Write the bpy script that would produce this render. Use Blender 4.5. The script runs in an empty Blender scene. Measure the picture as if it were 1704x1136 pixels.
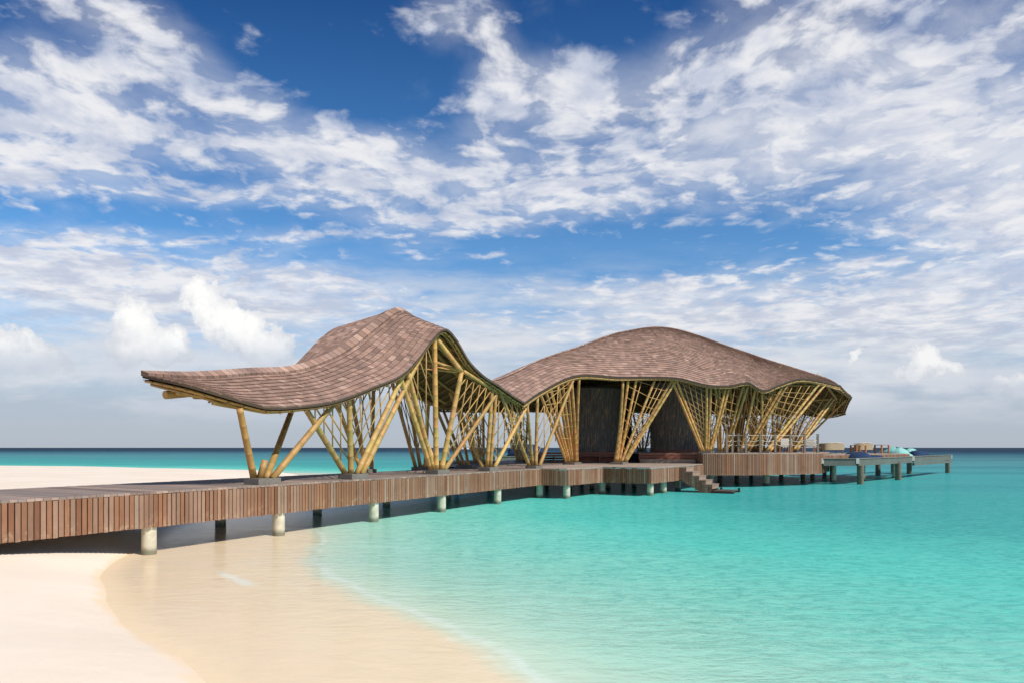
import bpy, math, random
import numpy as np
from mathutils import Vector, Matrix

random.seed(7)
np.random.seed(7)
S = bpy.context.scene
COL = S.collection
R = math.radians

# ------------------------------------------------------------------ camera
EYE, FPX = 2.3, 1136.0          # eye height over the water; focal length in photo pixels (24 mm)
cam_d = bpy.data.cameras.new("camera")
cam = bpy.data.objects.new("camera", cam_d)
COL.objects.link(cam)
cam.location = (0, 0, EYE)
cam.rotation_euler = (R(90), 0, 0)
cam_d.sensor_width = 36
cam_d.lens = 24
cam_d.shift_y = 176 / 1704
cam_d.clip_start = 0.1
cam_d.clip_end = 60000
S.camera = cam

# ------------------------------------------------------------------ sun, exposure
SUN_AZ, SUN_EL = math.atan2(0.80, -0.60), R(45)
sdir = Vector((math.sin(SUN_AZ) * math.cos(SUN_EL), math.cos(SUN_AZ) * math.cos(SUN_EL), math.sin(SUN_EL)))
sun_d = bpy.data.lights.new("sun", 'SUN')
sun_d.energy = 4.5
sun_d.angle = R(0.5)
sun_d.color = (1.0, 0.95, 0.87)
sun = bpy.data.objects.new("sun", sun_d)
COL.objects.link(sun)
sun.rotation_euler = sdir.to_track_quat('Z', 'Y').to_euler()
S.view_settings.view_transform = 'Standard'
S.view_settings.look = 'None'
S.view_settings.exposure = 0.15
S.view_settings.gamma = 1.0
S.view_settings.use_curve_mapping = False


# ------------------------------------------------------------------ node helper
class NT:
    def __init__(self, tree):
        self.t = tree
        self.t.nodes.clear()

    def n(self, typ, **kw):
        nd = self.t.nodes.new(typ)
        for k, v in kw.items():
            setattr(nd, k, v)
        return nd

    def put(self, sock, v):
        if isinstance(v, bpy.types.NodeSocket):
            self.t.links.new(v, sock)
        elif v is not None:
            if hasattr(sock, 'default_value'):
                dv = sock.default_value
                if hasattr(dv, '__len__') and not hasattr(v, '__len__'):
                    v = [v] * len(dv)
                elif hasattr(dv, '__len__') and len(dv) == 4 and len(v) == 3:
                    v = tuple(v) + (1,)
            sock.default_value = v

    def m(self, op, a, b=None, c=None, clamp=False):
        nd = self.n('ShaderNodeMath', operation=op, use_clamp=clamp)
        self.put(nd.inputs[0], a)
        if b is not None: self.put(nd.inputs[1], b)
        if c is not None: self.put(nd.inputs[2], c)
        return nd.outputs[0]

    def smooth(self, v, lo, hi, a=0.0, b=1.0):
        nd = self.n('ShaderNodeMapRange', interpolation_type='SMOOTHSTEP')
        self.put(nd.inputs[0], v)
        for i, x in enumerate((lo, hi, a, b)):
            self.put(nd.inputs[i + 1], x)
        return nd.outputs[0]

    def noise(self, vec, scale, detail=4, rough=0.55, dist=0.0, out=0, lac=2.0):
        nd = self.n('ShaderNodeTexNoise')
        self.put(nd.inputs['Vector'], vec)
        for k, v in (('Scale', scale), ('Detail', detail), ('Roughness', rough), ('Distortion', dist), ('Lacunarity', lac)):
            self.put(nd.inputs[k], v)
        return nd.outputs[out]

    def mix(self, f, a, b, blend='MIX'):
        nd = self.n('ShaderNodeMix', data_type='RGBA', blend_type=blend)
        self.put(nd.inputs[0], f); self.put(nd.inputs[6], a); self.put(nd.inputs[7], b)
        return nd.outputs[2]

    def ramp(self, f, stops):
        nd = self.n('ShaderNodeValToRGB')
        cr = nd.color_ramp
        while len(cr.elements) < len(stops): cr.elements.new(0.5)
        for e, (p, c) in zip(cr.elements, stops):
            e.position = p
            e.color = tuple(c) + (1,) if len(c) == 3 else c
        self.put(nd.inputs[0], f)
        return nd.outputs[0]

    def comb(self, x, y, z):
        nd = self.n('ShaderNodeCombineXYZ')
        for s, v in zip(nd.inputs, (x, y, z)): self.put(s, v)
        return nd.outputs[0]

    def mapping(self, vec, scale=(1, 1, 1), rot=(0, 0, 0), loc=(0, 0, 0)):
        nd = self.n('ShaderNodeMapping')
        self.put(nd.inputs['Vector'], vec)
        nd.inputs['Scale'].default_value = scale
        nd.inputs['Rotation'].default_value = rot
        nd.inputs['Location'].default_value = loc
        return nd.outputs[0]

    def bump(self, h, strength, dist, normal=None):
        nd = self.n('ShaderNodeBump')
        self.put(nd.inputs['Height'], h)
        self.put(nd.inputs['Strength'], strength)
        self.put(nd.inputs['Distance'], dist)
        if normal is not None: self.put(nd.inputs['Normal'], normal)
        return nd.outputs[0]


# ------------------------------------------------------------------ sky (world)
world = bpy.data.worlds.new("World")
S.world = world
world.use_nodes = True
W = NT(world.node_tree)
BG = 0.1                                    # background strength; colours below are divided by it
tc = W.n('ShaderNodeTexCoord')
sx = W.n('ShaderNodeSeparateXYZ'); W.put(sx.inputs[0], tc.outputs['Generated'])
dx, dy, dz = sx.outputs
ay = W.m('ADD', W.m('ABSOLUTE', dy), 0.03)
ga, gb = W.m('DIVIDE', dx, ay), W.m('DIVIDE', W.m('MAXIMUM', dz, 0.0), ay)   # slopes of the view direction


def blobs(a, b, items):
    """sum of soft elliptical cloud fields in direction space, given as (cx, cy, rx, ry, tilt, weight)"""
    tot = None
    for cx, cy, rx, ry, tl, w in items:
        ca, cb = (cx - 852) / 1136, (744 - cy) / 1136
        c, s = math.cos(R(-tl)), math.sin(R(-tl))
        da, db = W.m('SUBTRACT', a, ca), W.m('SUBTRACT', b, cb)
        p = W.m('MULTIPLY_ADD', da, c * 1136 / rx, W.m('MULTIPLY', db, s * 1136 / rx))
        q = W.m('MULTIPLY_ADD', da, -s * 1136 / ry, W.m('MULTIPLY', db, c * 1136 / ry))
        r2 = W.m('MULTIPLY_ADD', p, p, W.m('MULTIPLY', q, q))
        g = W.m('MULTIPLY', W.m('POWER', 2.718, W.m('MULTIPLY', r2, -1.0)), w)
        tot = g if tot is None else W.m('ADD', tot, g)
    return tot


nish = W.n('ShaderNodeTexSky', sky_type='NISHITA')
nish.sun_disc = False
nish.sun_elevation = SUN_EL
nish.sun_rotation = SUN_AZ
nish.air_density = 1.0
nish.dust_density = 0.6
nish.ozone_density = 2.5
# polarised deep blue aloft, untouched near the horizon
pol = W.ramp(W.m('MULTIPLY', gb, 1.4), [(0.0, (0.95, 0.95, 0.95)), (0.22, (0.85, 1.05, 1.2)), (0.40, (0.62, 1.02, 1.28)), (0.62, (0.38, 0.80, 1.14)), (0.95, (0.14, 0.43, 0.80))])
blue = W.mix(1.0, nish.outputs[0], pol, 'MULTIPLY')

den = W.m('ADD', W.m('MAXIMUM', dz, 0.0), 0.10)
pl = W.comb(W.m('DIVIDE', dx, den), W.m('DIVIDE', dy, den), 0.0)
warp = W.noise(pl, 2.2, 3, 0.5, out=1)
vm = W.n('ShaderNodeVectorMath', operation='MULTIPLY_ADD')
W.put(vm.inputs[0], warp); vm.inputs[1].default_value = (0.22, 0.22, 0.0); W.put(vm.inputs[2], pl)
plw = vm.outputs[0]
n_big = W.noise(plw, 2.6, 7, 0.56)
n_small = W.noise(plw, 9.0, 6, 0.52)
alto = blobs(ga, gb, [
    (340, 130, 280, 46, 25, .38), (100, 200, 200, 100, 15, .46), (40, 290, 170, 60, 8, .34), (520, 275, 300, 66, 11, .40),
    (370, 343, 140, 20, 2, .28), (800, 320, 170, 50, 4, .30), (520, 408, 130, 14, 2, .20), (720, 382, 160, 22, 2, .26),
    (730, 60, 110, 55, -10, .30), (880, 170, 140, 70, 0, .44), (1230, 190, 330, 150, -8, .34), (1560, 190, 260, 260, 0, .36),
    (1640, 390, 130, 60, 0, .40), (1060, 330, 150, 90, 10, .18), (60, 450, 330, 50, 5, .42), (300, 500, 420, 50, 6, .42), (560, 475, 120, 26, 8, .40), (185, 400, 80, 22, 12, .28),
    (1080, 488, 150, 22, -4, .44), (1480, 530, 420, 58, -3, .42), (1180, 540, 260, 26, -4, .34), (1430, 450, 70, 12, 0, .22), (820, 438, 60, 12, 0, .26),
    (570, 70, 130, 110, 0, -.42), (985, 50, 120, 60, 0, -.20), (420, 20, 130, 40, 0, -.10), (200, 370, 190, 22, 0, -.25), (960, 430, 230, 36, 0, -.26), (1240, 395, 150, 40, 0, -.14), (1640, 190, 55, 26, 0, -.12), (700, 180, 110, 50, 20, -.22),
    (650, 480, 140, 28, 0, -.20)])
n_mid = W.noise(plw, 17.0, 5, 0.55)
field = W.m('ADD', W.m('ADD', W.m('MULTIPLY_ADD', W.m('SUBTRACT', n_big, 0.5), 0.9, W.m('MULTIPLY', W.m('SUBTRACT', n_small, 0.5), 2.0)), W.m('MULTIPLY', W.m('SUBTRACT', n_mid, 0.5), 0.7)), W.m('MULTIPLY_ADD', alto, 1.35, 0.31))
dens = W.m('MAXIMUM', W.smooth(field, 0.36, 1.05), W.m('MULTIPLY', W.smooth(W.m('ADD', n_big, alto), 0.50, 0.95), 0.42))
bank = blobs(ga, gb, [(1380, 170, 330, 170, -6, .75), (1640, 330, 200, 200, 0, .9), (1560, 530, 420, 70, -4, 1.0), (180, 500, 400, 75, 6, 1.0), (540, 490, 150, 40, 6, .8), (60, 260, 200, 120, 10, .5),
    (1080, 500, 170, 34, -4, .7), (1180, 280, 200, 90, 0, .45), (640, 290, 300, 60, 8, .35), (880, 170, 110, 70, 0, .4), (560, 80, 130, 110, 0, -.4), (1230, 400, 130, 30, 0, -.3), (950, 430, 220, 30, 0, -.3)])
bn = W.noise(plw, 4.0, 6, 0.58)
bankd = W.m('MULTIPLY', W.smooth(W.m('ADD', bank, W.m('MULTIPLY', W.m('SUBTRACT', bn, 0.5), 1.5)), 0.15, 1.05), 0.80)
dens = W.m('MULTIPLY', W.m('MAXIMUM', dens, bankd), W.smooth(gb, 0.075, 0.165))
# colour of the alto layer: white where thick, grey lavender in the folds and low down
n_col = W.noise(plw, 5.0, 5, 0.6)
low = W.smooth(gb, 0.02, 0.26, 1.0, 0.0)
c_hi = W.mix(W.smooth(n_col, 0.36, 0.64), (0.50, 0.545, 0.66), (0.78, 0.78, 0.80))
c_lo = W.mix(W.smooth(n_col, 0.35, 0.68), (0.44, 0.485, 0.575), (0.68, 0.69, 0.72))
c_al = W.mix(low, c_hi, c_lo)
# horizon veil
veil_n = W.noise(W.comb(W.m('MULTIPLY', ga, 2.0), W.m('MULTIPLY', gb, 11.0), 0.0), 2.0, 4, 0.55)
veil = W.m('MULTIPLY', W.smooth(W.m('ADD', gb, W.m('MULTIPLY', W.m('SUBTRACT', veil_n, 0.5), 0.16)), 0.07, 0.235, 1.0, 0.0), 0.93)
v2 = W.noise(W.comb(W.m('MULTIPLY', ga, 3.0), W.m('MULTIPLY', gb, 14.0), 4.0), 1.6, 6, 0.6)
c_veil = W.ramp(W.m('MULTIPLY', gb, 4.0), [(0.0, (0.405, 0.455, 0.52)), (0.35, (0.40, 0.465, 0.57)), (0.8, (0.52, 0.60, 0.73))])


def sc(c):                                   # linear colour -> divided by the background strength
    return W.mix(1.0, c, (1 / BG,) * 3, 'MULTIPLY')


base = W.mix(veil, blue, sc(c_veil))
base = W.mix(W.m('MULTIPLY', W.m('MULTIPLY', W.smooth(v2, 0.38, 0.68), W.smooth(gb, 0.015, 0.10)), W.smooth(gb, 0.16, 0.3, 0.95, 0.0)), base, sc((0.66, 0.68, 0.72)))
withal = W.mix(W.m('MULTIPLY', dens, 0.97), base, sc(c_al))
# soft cloud mass the towers grow out of
softf = blobs(ga, gb, [(60, 600, 170, 46, 4, 1.0), (265, 600, 90, 44, 0, 1.0), (440, 600, 110, 50, 20, 1.0), (1530, 628, 110, 34, 0, .9), (1670, 640, 80, 24, 0, .8), (1400, 610, 60, 20, 0, .6), (1200, 560, 140, 30, 0, .6)])
sn_ = W.noise(W.comb(ga, W.m('MULTIPLY', gb, 1.6), 0.9), 16.0, 6, 0.6)
withal = W.mix(W.m('MULTIPLY', W.smooth(W.m('MULTIPLY_ADD', W.m('SUBTRACT', sn_, 0.5), 1.6, softf), 0.25, 1.05), 0.62), withal, sc((0.64, 0.665, 0.72)))
# cumulus towers over the horizon
cw = W.noise(W.comb(ga, gb, 0.3), 13.0, 6, 0.62, out=1)
cw2 = W.noise(W.comb(ga, gb, 5.3), 42.0, 4, 0.6, out=1)
vs = W.n('ShaderNodeVectorMath', operation='MULTIPLY_ADD')
W.put(vs.inputs[0], cw2); vs.inputs[1].default_value = (0.5, 0.5, 0.0); W.put(vs.inputs[2], cw)
cs = W.n('ShaderNodeSeparateXYZ'); W.put(cs.inputs[0], vs.outputs[0])
ca_ = W.m('MULTIPLY_ADD', W.m('SUBTRACT', cs.outputs[0], 0.75), 0.085, ga)
cb_ = W.m('MULTIPLY_ADD', W.m('SUBTRACT', cs.outputs[1], 0.75), 0.085, gb)
cumf = blobs(ca_, cb_, [
    (243, 533, 34, 30, 0, 1.0), (258, 585, 60, 34, 0, 1.0), (303, 580, 30, 26, 0, .8), (350, 496, 34, 24, 0, 1.0), (392, 540, 44, 34, 30, 1.0), (440, 578, 50, 40, 30, 1.0),
    (487, 590, 26, 30, 0, .8), (25, 588, 70, 34, 0, .85), (95, 612, 70, 24, 0, .8), (-40, 560, 70, 60, 0, .8),
    (1512, 602, 28, 22, 0, .95), (1545, 624, 36, 18, 0, .9), (1480, 630, 30, 14, 0, .8), (1640, 634, 34, 14, 0, .85), (1690, 638, 40, 16, 0, .85), (1398, 606, 20, 9, 0, .9), (1800, 620, 90, 40, 0, .9)])
cumd = W.smooth(cumf, 0.36, 0.56)
cn = W.noise(W.comb(ga, gb, 1.7), 30.0, 5, 0.6)
lit = W.m('ADD', W.smooth(cumf, 0.45, 1.2), W.m('MULTIPLY', W.m('SUBTRACT', cn, 0.5), 1.7))
hgt = W.smooth(gb, W.smooth(ga, -0.2, 0.4, 0.10, 0.065), W.smooth(ga, -0.2, 0.4, 0.19, 0.135))
side = W.smooth(ga, -0.2, 0.5, 1.0, 0.80)
c_cum = W.mix(W.m('MULTIPLY', W.m('ADD', W.m('MULTIPLY', hgt, 0.62), W.m('MULTIPLY', W.m('MULTIPLY', lit, 0.50), W.smooth(hgt, 0.0, 0.5, 0.4, 1.0)), clamp=True), side), (0.47, 0.51, 0.59), (0.93, 0.92, 0.90))
fade = W.smooth(gb, W.smooth(ga, -0.2, 0.4, 0.075, 0.065), W.smooth(ga, -0.2, 0.4, 0.165, 0.115), 0.0, 1.0)
sky = W.mix(W.m('MULTIPLY', W.m('MULTIPLY', cumd, fade), 0.95), withal, sc(c_cum))
bgn = W.n('ShaderNodeBackground')
W.put(bgn.inputs[0], sky); bgn.inputs[1].default_value = BG
wo = W.n('ShaderNodeOutputWorld')
W.t.links.new(bgn.outputs[0], wo.inputs[0])
world.cycles.sampling_method = 'MANUAL'
world.cycles.sample_map_resolution = 512


# ------------------------------------------------------------------ materials
def material(name):
    m = bpy.data.materials.new(name)
    m.use_nodes = True
    t = NT(m.node_tree)
    out = t.n('ShaderNodeOutputMaterial')
    return m, t, out


def mat_wood(name, stretch=(6, 6, 0.7), rough=0.75, var=0.35, bump=0.3, spec=0.3, blotch=0.35, col=None, scale=6):
    """colour from the per-board tint attribute, broken up by grain and weathering"""
    m, t, out = material(name)
    p = t.n('ShaderNodeBsdfPrincipled')
    tcn = t.n('ShaderNodeTexCoord')
    v = t.mapping(tcn.outputs['Object'], scale=stretch)
    g = t.noise(v, scale, 6, 0.65)
    bl = t.noise(tcn.outputs['Object'], 1.3, 4, 0.6)
    if col is None:
        at = t.n('ShaderNodeAttribute'); at.attribute_name = 'tint'
        c = at.outputs['Color']
    else:
        c = col
    f = t.m('ADD', t.m('MULTIPLY_ADD', t.m('SUBTRACT', g, 0.5), var * 2, 1.0), t.m('MULTIPLY', t.m('SUBTRACT', bl, 0.5), blotch * 2))
    fc = t.n('ShaderNodeCombineColor')
    for s in fc.inputs[:3]: t.put(s, f)
    cc = t.mix(1.0, c, fc.outputs[0], 'MULTIPLY')
    if name == 'weathered_board':
        sp = t.n('ShaderNodeSeparateXYZ'); t.put(sp.inputs[0], tcn.outputs['Object'])
        sn = t.noise(tcn.outputs['Object'], 5.5, 6, 0.7)
        hm = t.smooth(t.m('ADD', sp.outputs[2], t.m('MULTIPLY', t.m('SUBTRACT', bl, 0.5), 0.5)), 0.66, 0.92, 1.0, 0.0)
        cc = t.mix(t.m('MULTIPLY', t.m('MULTIPLY', t.smooth(sn, 0.5, 0.72), hm), 0.55), cc, (0.50, 0.38, 0.25))
    t.put(p.inputs['Base Color'], cc)
    p.inputs['Roughness'].default_value = rough
    p.inputs['Specular IOR Level'].default_value = spec
    t.put(p.inputs['Normal'], t.bump(g, bump, 0.02))
    t.t.links.new(p.outputs[0], out.inputs[0])
    return m


M = {}
M['board'] = mat_wood('weathered_board', (7, 7, 0.8), 0.8, 0.3, 0.35, 0.2, 0.3)
M['deck'] = mat_wood('deck_plank', (3, 3, 3), 0.75, 0.25, 0.3, 0.3, 0.25)
M['tile'] = mat_wood('roof_shingle', (3, 3, 3), 0.85, 0.28, 0.4, 0.15, 0.22)
M['bamboo'] = mat_wood('bamboo_cane', (2.0, 2.0, 2.0), 0.5, 0.24, 0.08, 0.35, 0.45)
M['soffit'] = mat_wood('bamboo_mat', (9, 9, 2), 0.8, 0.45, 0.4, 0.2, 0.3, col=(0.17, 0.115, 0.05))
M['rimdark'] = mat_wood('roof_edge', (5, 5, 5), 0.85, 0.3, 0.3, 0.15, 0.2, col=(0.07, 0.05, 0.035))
M['darkred'] = mat_wood('dark_red_timber', (1, 6, 6), 0.55, 0.35, 0.2, 0.4, 0.35, col=(0.30, 0.115, 0.075))
M['grey_timber'] = mat_wood('grey_timber', (1.5, 1.5, 6), 0.8, 0.25, 0.3, 0.2, 0.3, col=(0.125, 0.14, 0.12))
M['post'] = mat_wood('post_timber', (6, 6, 0.8), 0.8, 0.25, 0.3, 0.2, 0.25, col=(0.22, 0.17, 0.125))
M['teak'] = mat_wood('teak', (6, 6, 1), 0.5, 0.25, 0.15, 0.4, 0.2, col=(0.36, 0.15, 0.05))
M['wicker'] = mat_wood('woven_wicker', (14, 14, 14), 0.8, 0.4, 0.6, 0.2, 0.15, col=(0.36, 0.29, 0.19))
M['stone'] = mat_wood('plinth_stone', (3, 3, 3), 0.85, 0.25, 0.4, 0.2, 0.3, col=(0.17, 0.15, 0.13))
M['white_paint'] = mat_wood('white_paint', (3, 3, 3), 0.6, 0.08, 0.1, 0.4, 0.15, col=(0.72, 0.70, 0.64))
M['coping'] = mat_wood('bleached_timber', (2, 2, 6), 0.8, 0.3, 0.3, 0.2, 0.3, col=(0.19, 0.185, 0.16))
M['cap'] = mat_wood('chalky_cap', (3, 3, 3), 0.7, 0.1, 0.2, 0.3, 0.2, col=(0.42, 0.42, 0.37))
M['driftwood'] = mat_wood('driftwood_pile', (5, 5, 1), 0.9, 0.4, 0.5, 0.1, 0.5, col=(0.20, 0.175, 0.13))
M['cushion'] = mat_wood('pale_cushion', (5, 5, 5), 0.95, 0.08, 0.2, 0.1, 0.12, col=(0.55, 0.50, 0.43))
M['rope'] = mat_wood('rope', (20, 20, 20), 0.9, 0.2, 0.4, 0.1, 0.1, col=(0.55, 0.48, 0.38))
M['navy'] = mat_wood('navy_cloth', (4, 4, 4), 0.9, 0.2, 0.2, 0.15, 0.35, col=(0.022, 0.045, 0.10))
M['aqua'] = mat_wood('aqua_cloth', (4, 4, 4), 0.9, 0.12, 0.2, 0.15, 0.2, col=(0.24, 0.50, 0.45))
M['net'] = mat_wood('white_net', (8, 8, 8), 0.9, 0.1, 0.2, 0.1, 0.1, col=(0.6, 0.6, 0.56))
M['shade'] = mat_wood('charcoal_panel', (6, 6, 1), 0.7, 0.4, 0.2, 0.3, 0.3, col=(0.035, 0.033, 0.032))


def mat_pile():
    m, t, out = material('pile_concrete')
    p = t.n('ShaderNodeBsdfPrincipled')
    g = t.n('ShaderNodeNewGeometry')
    s = t.n('ShaderNodeSeparateXYZ'); t.put(s.inputs[0], g.outputs['Position'])
    n = t.noise(g.outputs['Position'], 5.0, 5, 0.6)
    z = t.m('ADD', s.outputs[2], t.m('MULTIPLY', t.m('SUBTRACT', n, 0.5), 0.16))
    wet = t.smooth(z, 0.06, 0.20, 1.0, 0.0)               # algae and wet line at the waterline
    c = t.mix(t.smooth(n, 0.3, 0.75), (0.66, 0.61, 0.47), (0.48, 0.45, 0.35))
    t.put(p.inputs['Base Color'], t.mix(wet, c, (0.20, 0.20, 0.14)))
    p.inputs['Roughness'].default_value = 0.8
    t.put(p.inputs['Normal'], t.bump(n, 0.2, 0.02))
    t.t.links.new(p.outputs[0], out.inputs[0])
    return m


M['pile'] = mat_pile()


def mat_deckslab():
    """planked platform top"""
    m, t, out = material('planked_deck')
    p = t.n('ShaderNodeBsdfPrincipled')
    tcn = t.n('ShaderNodeTexCoord')
    v = t.mapping(tcn.outputs['Object'], rot=(0, 0, R(-61.2)))
    s = t.n('ShaderNodeSeparateXYZ'); t.put(s.inputs[0], v)
    u = t.m('DIVIDE', s.outputs[0], 0.14)
    idx = t.m('FLOOR', u); fr = t.m('FRACT', u)
    wn = t.n('ShaderNodeTexWhiteNoise', noise_dimensions='1D'); t.put(wn.inputs['W'], idx)
    g = t.noise(t.mapping(v, scale=(14, 1.2, 5)), 2.0, 5, 0.6)
    c = t.mix(wn.outputs[0], (0.34, 0.25, 0.19), (0.48, 0.36, 0.28))
    c = t.mix(t.smooth(g, 0.3, 0.8), c, (0.22, 0.18, 0.15))
    gap = t.m('LESS_THAN', fr, 0.06)
    t.put(p.inputs['Base Color'], t.mix(gap, c, (0.03, 0.022, 0.018)))
    p.inputs['Roughness'].default_value = 0.75
    t.put(p.inputs['Normal'], t.bump(t.m('SUBTRACT', g, gap), 0.4, 0.02))
    t.t.links.new(p.outputs[0], out.inputs[0])
    return m


M['deckslab'] = mat_deckslab()


def mat_hut():
    """dark bead-curtain wall of the round rooms"""
    m, t, out = material('bead_curtain_wall')
    p = t.n('ShaderNodeBsdfPrincipled')
    tcn = t.n('ShaderNodeTexCoord')
    s = t.n('ShaderNodeSeparateXYZ'); t.put(s.inputs[0], tcn.outputs['Object'])
    ang = t.m('ARCTAN2', s.outputs[1], s.outputs[0])
    strand = t.m('MULTIPLY', ang, 34.0)
    wn = t.n('ShaderNodeTexWhiteNoise', noise_dimensions='2D')
    t.put(wn.inputs['Vector'], t.comb(t.m('FLOOR', strand), t.m('FLOOR', t.m('MULTIPLY', s.outputs[2], 6.0)), 0))
    st = t.noise(t.comb(t.m('MULTIPLY', ang, 14.0), t.m('MULTIPLY', s.outputs[2], 0.5), 0), 2.0, 5, 0.7)
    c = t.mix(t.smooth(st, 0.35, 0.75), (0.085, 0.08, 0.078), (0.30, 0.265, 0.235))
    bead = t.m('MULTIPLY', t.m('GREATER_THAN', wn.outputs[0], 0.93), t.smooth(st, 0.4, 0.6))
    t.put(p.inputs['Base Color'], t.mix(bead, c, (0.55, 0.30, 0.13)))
    p.inputs['Roughness'].default_value = 0.7
    t.put(p.inputs['Normal'], t.bump(st, 0.5, 0.05))
    t.t.links.new(p.outputs[0], out.inputs[0])
    return m


M['hut'] = mat_hut()


def mat_sand():
    m, t, out = material('coral_sand')
    p = t.n('ShaderNodeBsdfPrincipled')
    g = t.n('ShaderNodeNewGeometry')
    at = t.n('ShaderNodeAttribute'); at.attribute_name = 'shore'
    pos = g.outputs['Position']
    fine = t.noise(pos, 60.0, 4, 0.7)
    mid = t.noise(pos, 2.2, 5, 0.6)
    big = t.noise(pos, 0.35, 3, 0.5)
    e = t.m('ADD', at.outputs['Fac'], t.m('MULTIPLY', t.m('SUBTRACT', mid, 0.5), 0.75))
    dry = t.mix(t.smooth(big, 0.35, 0.7), (0.82, 0.70, 0.565), (0.78, 0.65, 0.51))
    wet = t.mix(t.smooth(mid, 0.35, 0.7), (0.80, 0.62, 0.415), (0.83, 0.655, 0.455))
    wf = t.smooth(e, -0.22, -0.02)
    c = t.mix(wf, dry, wet)
    c = t.mix(t.m('MULTIPLY', t.smooth(fine, 0.55, 0.8), 0.3), c, (0.5, 0.42, 0.33))
    t.put(p.inputs['Base Color'], c)
    t.put(p.inputs['Roughness'], t.m('MULTIPLY_ADD', wf, -0.35, 0.95))
    p.inputs['Specular IOR Level'].default_value = 0.25
    h = t.m('ADD', t.m('MULTIPLY', fine, 0.25), mid)
    t.put(p.inputs['Normal'], t.bump(h, t.m('MULTIPLY_ADD', wf, -0.3, 0.45), 0.04))
    t.t.links.new(p.outputs[0], out.inputs[0])
    return m


M['sand'] = mat_sand()


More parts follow.
